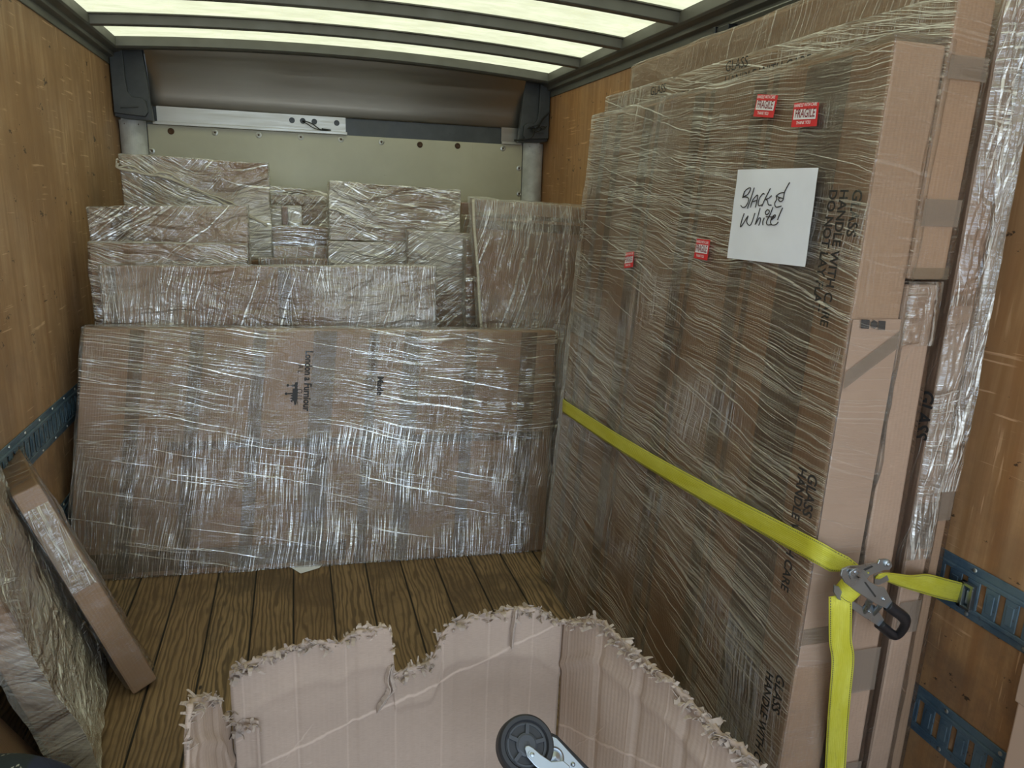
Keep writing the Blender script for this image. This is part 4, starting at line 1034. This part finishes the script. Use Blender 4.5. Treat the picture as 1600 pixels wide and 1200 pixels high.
# ================================================================== TORN OPEN CARDBOARD BOX
BBX = empty('open_cardboard_box', (1.07, 1.15, .001), 'large open worn cardboard box with ragged torn rim in the foreground', 'box')
bb = BBX.location.copy()
def torn_wall(name, p0, p1, prof, th, mat, seed, inward, step=.007, y_=None):
    """wall from p0 to p1 on the floor, prof: list of (fraction, height) of the ragged rim"""
    p0, p1 = V(p0), V(p1); L = (p1-p0).length; n = int(L/step); d = (p1-p0)/n; inn = V(inward).normalized(); rows = 44
    def hgt(f):
        for (a, h1), (b, h2) in zip(prof, prof[1:]):
            if a <= f <= b: return h1+(h2-h1)*(f-a)/(b-a) if b > a else h2
        return prof[-1][1]
    def disp(s_, z):
        v = .004*noise.noise(V((s_*4, z*3, seed)))+.0025*noise.noise(V((s_*14, z*9, seed)))
        for c in (.13, .255, .38, .50, .63): v += -.005*math.exp(-((s_-c*L/.75)/.009)**2)
        zc = hgt(s_/L)-.115+.03*math.sin(s_*5); v += .006*math.exp(-((z-zc)/.012)**2)
        return v
    vs_, uvs, fs = [], [], []
    for layer, (o_, dh, js) in enumerate(((0, 0, 1), (th, .006, 2))):
        for i in range(n+1):
            f = i/n; s_ = f*L; h = hgt(f)+dh*noise.noise(V((s_*20, 5, seed+layer)))+.006*noise.noise(V((s_*70, layer*3, seed)))+.004*noise.noise(V((s_*190, layer*3, seed)))
            for j in range(rows+1):
                z = h*(j/rows)
                lean = .02*max(0, z-.35)*noise.noise(V((s_*6, 1, seed)))
                tip = max(0, 1-(h-z)/.012)*.003*noise.noise(V((s_*150, 2, seed+layer)))
                vs_.append(p0+d*i+inn*(disp(s_, z)-o_+lean+tip)+V((0, 0, z))-bb); uvs.append((s_, z))
    m = rows+1; off = (n+1)*m
    for i in range(n):
        for j in range(rows):
            k = i*m+j; fs.append((k, k+m, k+m+1, k+1)); k += off; fs.append((k, k+1, k+m+1, k+m))
        k = i*m+rows; fs.append((k, k+m, k+m+off, k+off))
    for j in range(rows):
        k = j; fs.append((k, k+1, k+1+off, k+off)); k = n*m+j; fs.append((k+1, k, k+off, k+1+off))
    w_ = mesh(name, vs_, fs, mat, BBX, None, uvs, True)
    # shredded paper along the rim
    sv, sf, su = [], [], []; rnd = random.Random(seed*10)
    i = 0.0
    while i < n:
        f = i/n; s_ = f*L; h = hgt(f); c = p0+d*i
        for _ in range(rnd.choice((1, 2, 2, 3))):
            wd = rnd.uniform(.005, .016); ln = rnd.uniform(.008, .026); a_ = rnd.uniform(-1.2, 1.2); curl = rnd.uniform(-1.8, 2.2)
            base_ = c+V((0, 0, h-rnd.uniform(0.0, .022)))+inn*rnd.uniform(-th-.002, .004)
            e_ = (d.normalized()*math.cos(a_)+V((0, 0, 1))*math.sin(a_)*.7+inn*rnd.uniform(-.3, .3)).normalized()
            g_ = (V((0, 0, 1))*math.cos(a_)*rnd.uniform(.2, 1)-d.normalized()*math.sin(a_)+inn*rnd.uniform(-.6, .9)).normalized()
            k0 = len(sv); K = 4
            for q_ in range(K+1):
                t_ = q_/K; an = curl*t_; dirv = (g_*math.cos(an)+inn*math.sin(an))
                cc = base_+dirv*ln*t_; ww = wd*(1-.6*t_)*(1+.3*rnd.uniform(-1, 1))
                for sg in (-.5, .5): sv.append(cc+e_*ww*sg-bb+inn*rnd.uniform(-.001, .001)); su.append((cc.x*3+sg*ww, cc.z))
            for q_ in range(K): k = k0+q_*2; sf.append((k, k+1, k+3, k+2))
        i += rnd.uniform(.35, .9)
    sh = mesh('torn_rim', sv, sf, M['cardshred'], w_, None, su); so_ = sh.modifiers.new('t', 'SOLIDIFY'); so_.thickness = .0009
    sh['kind'] = 'stuff'
    return w_
M['cardshred'] = mat_cardboard('torn cardboard fibre', (.42, .34, .28), .3, 150)
# back wall: rim profile from the photo, on the plane y = YW
YW = 1.43
xl, xr = .712, 1.437
def ph(px, py, y=YW): p = at(px, py, y=y); return ((p.x-xl)/(xr-xl), p.z)
prof = [ph(*p) for p in ((358, 1050), (380, 1040), (420, 1022), (450, 1012), (500, 1000), (515, 1003), (528, 1006), (545, 993), (560, 985), (605, 980), (612, 990), (615, 1020))]
prof += [ph(*p) for p in ((617, 1052), (640, 1044), (662, 1038), (676, 1032), (684, 1010), (690, 990), (705, 974), (740, 965), (800, 952), (838, 950), (855, 958), (866, 968), (884, 972))]
prof[0] = (0, prof[0][1]); prof[-1] = (1, prof[-1][1])
for i in range(1, len(prof)):
    if prof[i][0] <= prof[i-1][0]: prof[i] = (prof[i-1][0]+.001, prof[i][1])
torn_wall('side_wall', (xl, YW, 0), (xr, YW, 0), prof, .007, M['cardscored'], 1, (0, -1, 0))
# right wall from the back corner towards the viewer
q0, q1 = V((xr+.002, YW, 0)), V((1.66, .70, 0))
def on_line(px, py):
    # intersect pixel ray with the vertical plane through q0-q1
    nrm = V((q1.y-q0.y, -(q1.x-q0.x), 0)); d = at(px, py, z=0)-CAM; t_ = (q0-CAM).dot(nrm)/d.dot(nrm); p = CAM+d*t_; return ((p-q0).length/(q1-q0).length if True else 0, p.z)
pr2 = []
for p in ((888, 974), (905, 968), (925, 966), (940, 972), (960, 992), (985, 1015), (1010, 1036), (1045, 1060), (1075, 1095), (1110, 1130), (1150, 1165), (1185, 1198), (1215, 1230)):
    nrm = V((q1.y-q0.y, -(q1.x-q0.x), 0)); d = at(*p, z=0)-CAM; t_ = (q0-CAM).dot(nrm)/d.dot(nrm); P_ = CAM+d*t_
    pr2.append((max(0, min(1, (V((P_.x, P_.y, 0))-q0).length/(q1-q0).length)), P_.z))
pr2[0] = (0, pr2[0][1]); pr2 = sorted(pr2); pr2.append((1.0001, pr2[-1][1]))
torn_wall('side_wall', q0, q1, pr2, .007, M['cardscored'], 2, (-.96, -.28, 0))
# left wall
q0, q1 = V((xl-.002, YW, 0)), V((.60, .95, 0))
def lw(px, py):
    nrm = V((q1.y-q0.y, -(q1.x-q0.x), 0)); d = at(px, py, z=0)-CAM; t_ = (q0-CAM).dot(nrm)/d.dot(nrm); P_ = CAM+d*t_
    return ((V((P_.x, P_.y, 0))-q0).length/(q1-q0).length, P_.z)
p3 = sorted([(max(0, a), b) for a, b in (lw(352, 1130), lw(345, 1092), lw(330, 1088), lw(312, 1090), lw(300, 1102), lw(296, 1150), lw(297, 1200))])
p3 = [(0, p3[0][1])]+p3+[(1.0001, p3[-1][1])]
torn_wall('side_wall', q0, q1, p3, .009, M['cardold'], 3, (.97, -.2, 0))
# folded corner flap beside the left back corner and the bottom
fl = [(.0, .30), (.2, .37), (.5, .365), (.8, .375), (1, .36)]
torn_wall('corner_flap', (.716, YW-.012, 0), (.765, YW-.016, 0), [(0, .335), (.3, .352), (.7, .345), (1, .35)], .005, M['cardold'], 5, (0, -1, 0))
box('base_panel', (.61-bb.x, .72-bb.y, .001), (1.60-bb.x, YW-.012-bb.y, .008), M['cardold'], BBX)
# vertical tear on the back wall (a split standing open) and the little slit
def tear(pts, wd, seed):
    sv, sf, su = [], [], []; ps = smoothpath([at(*p, y=YW-.010) for p in pts], 5); rnd = random.Random(seed)
    for i, p in enumerate(ps):
        w0 = wd*(math.sin(math.pi*i/(len(ps)-1))**.5+.15)*rnd.uniform(.7, 1.2)
        for k, (dx, dy) in enumerate(((-w0, .004), (-w0*.3, -.007), (w0*.2, -.002), (w0, .005))): sv.append(p+V((dx, dy, 0))-bb); su.append((p.x*3+dx, p.z))
    for i in range(len(ps)-1):
        for k in (0, 2): a = i*4+k; sf.append((a, a+1, a+5, a+4))
    o = mesh('torn_edge', sv, sf, M['cardshred'], BBX, None, su); s_ = o.modifiers.new('t', 'SOLIDIFY'); s_.thickness = .002; return o
tear([(612, 1040), (608, 1060), (612, 1078), (603, 1092), (590, 1112)], .008, 1)
tear([(806, 952), (805, 970), (802, 985), (800, 1012)], .004, 2)

# ---- caster on a board, lying in the box
def caster():
    t = empty('caster_dolly', (1.34, 1.2, .05), 'furniture dolly lying in the open box, black caster wheel and zinc swivel fork', 'dolly')
    B = t.location.copy(); y = 1.17
    c = at(820, 1165, y=y); ax_ = (CAM-c).normalized(); ax_ = (ax_+V((.25, .1, 0))).normalized()
    R_ = .0555
    bm = bmesh.new(); lathe(bm, c-ax_*.018-B, ax_, [(0, R_*.80), (.0, R_*.93), (.004, R_), (.030, R_), (.036, R_*.93), (.036, R_*.80), (.033, R_*.76), (.031, R_*.74)], 56)
    wh = bmobj('caster_wheel', bm, M['tyre'], t, smooth=False); wh['label'] = 'black rubber caster wheel'
    bm = bmesh.new(); lathe(bm, c-B+ax_*.011, ax_, [(0, R_*.70), (.004, R_*.70), (.004, R_*.64), (.0, R_*.62), (.0, R_*.42), (.006, R_*.38), (.008, R_*.30), (.008, .006), (.009, .001)], 48)
    a = ax_.orthogonal().normalized(); b_ = ax_.cross(a)
    for k in range(5):
        an = 2*math.pi*k/5+.4; dv = a*math.cos(an)+b_*math.sin(an); tv = ax_.cross(dv)
        M4 = Matrix(((dv.x, tv.x, ax_.x, 0), (dv.y, tv.y, ax_.y, 0), (dv.z, tv.z, ax_.z, 0), (0, 0, 0, 1))); M4.translation = c-B+ax_*.012
        bx(bm, (R_*.3, -.0035, 0), (R_*.68, .0035, .006), M4)
    bmobj('wheel_hub', bm, M['hubgrey'], wh)
    er = (_r-ax_*_r.dot(ax_)).normalized(); eu = (_u-ax_*_u.dot(ax_)).normalized()
    def q(px, py, off=.03): return c+(er*(px-820)*.00118 - eu*(py-1165)*.00118)+ax_*off-B
    bm = bmesh.new()
    fork = [(814, 1172), (816, 1168), (822, 1167), (828, 1170), (840, 1180), (856, 1190), (876, 1188), (886, 1196), (880, 1222), (850, 1215), (826, 1196), (816, 1184)]
    plate(bm, [q(a1, b1, .022) for a1, b1 in fork], ax_, .003)
    plate(bm, [q(a1+4, b1-3, -.024) for a1, b1 in fork], ax_, .003)
    fk = bmobj('swivel_fork', bm, M['zinc'], t); bevel(fk, .0015, 2); fk['label'] = 'zinc swivel fork'
    bm = bmesh.new(); lathe(bm, q(824, 1181, .025), ax_, [(0, .0075), (.003, .0075), (.003, .0045), (.006, .004), (.007, .001)], 18); bmobj('axle_nut', bm, M['zinc'], t)
    bm = bmesh.new(); lathe(bm, q(868, 1182, -.012), ax_, [(0, .021), (.008, .021), (.012, .017), (.010, .013), (.016, .011), (.018, .002)], 32); bmobj('swivel_bearing', bm, M['zinc'], t, smooth=False)
    bm = bmesh.new(); plate(bm, [q(a1, b1, -.022) for a1, b1 in ((861, 1154), (871, 1146), (882, 1150), (930, 1204), (938, 1222), (890, 1240), (862, 1190))], ax_, .004)
    pt = bmobj('mounting_plate', bm, M['zinc'], t); bevel(pt, .001, 2)
    for a1, b1 in ((869, 1155), (903, 1190)):
        bm = bmesh.new(); lathe(bm, q(a1, b1, -.018), ax_, [(0, .005), (.002, .0045), (.004, .0025), (.0045, .0005)], 12); bmobj('bolt', bm, M['zinc'], pt)
    bm = bmesh.new(); plate(bm, [q(a1, b1, -.045) for a1, b1 in ((862, 1149), (872, 1139), (886, 1144), (945, 1205), (955, 1235), (890, 1290), (850, 1215))], ax_, .020)
    dk = bmobj('padded_deck', bm, M['tyre'], t); bevel(dk, .006, 3); dk['label'] = 'black rubber padded deck edge'
caster()

# ================================================================== DARK QUILTED BLANKET
def mat_quilt():
    t = NT('dark quilted fabric'); u = t.coord('UV'); sp = t.node('ShaderNodeSeparateXYZ'); t.link(u, sp.inputs[0]); x, y_ = sp.outputs[0], sp.outputs[1]
    zz = t.math('ABSOLUTE', t.math('SUBTRACT', t.math('FRACT', t.math('MULTIPLY', x, 14.0)), .5))
    f = t.math('FRACT', t.math('ADD', t.math('MULTIPLY', y_, 22.0), t.math('MULTIPLY', zz, 2.0)))
    ln = t.rng(t.math('ABSOLUTE', t.math('SUBTRACT', f, .5)), .02, .05, 1, 0)
    dash = t.rng(t.math('FRACT', t.math('MULTIPLY', x, 240.0)), .35, .5)
    c = t.mix(t.noise(t.coord(), 30, 4), (.010, .017, .018), (.018, .026, .028))
    c = t.mix(t.rng(x, .185, .19), c, (.018, .024, .055))
    c = t.mix(t.math('MULTIPLY', t.math('MULTIPLY', ln, dash), t.rng(x, .185, .18)), c, (.38, .38, .30))
    t.set(col=c, rough=.85, normal=t.bump(t.math('ADD', t.math('MULTIPLY', ln, -1.5), t.noise(t.coord(), 300, 2)), .4, .002)); return t.m
vs_, uvs, fs = [], [], []; NX, NY = 36, 30
for i in range(NX+1):
    for j in range(NY+1):
        u, v = i/NX, j/NY; x = .020+.50*u; y = 1.17+.43*v
        rx = max(0, u-.45)/.55; ry = abs(v-.5)*2
        h = .335*(1-rx**2.4)*(1-ry**3.5*.999)
        h = max(.002, h+.008*noise.noise(V((x*9, y*9, 0))))
        if j in (0, NY) or i == NX: h = .002
        vs_.append((x-.2, y-1.3, h)); uvs.append((u*.3, v*.26))
for i in range(NX):
    for j in range(NY): k = i*(NY+1)+j; fs.append((k, k+NY+1, k+NY+2, k+1))
o = mesh('moving_blanket', vs_, fs, mat_quilt(), None, (.2, 1.3, 0), uvs, True); s_ = o.modifiers.new('t', 'SOLIDIFY'); s_.thickness = .004
tag(o, 'dark quilted blanket with zigzag stitching and navy edge, bottom left corner', 'blanket')
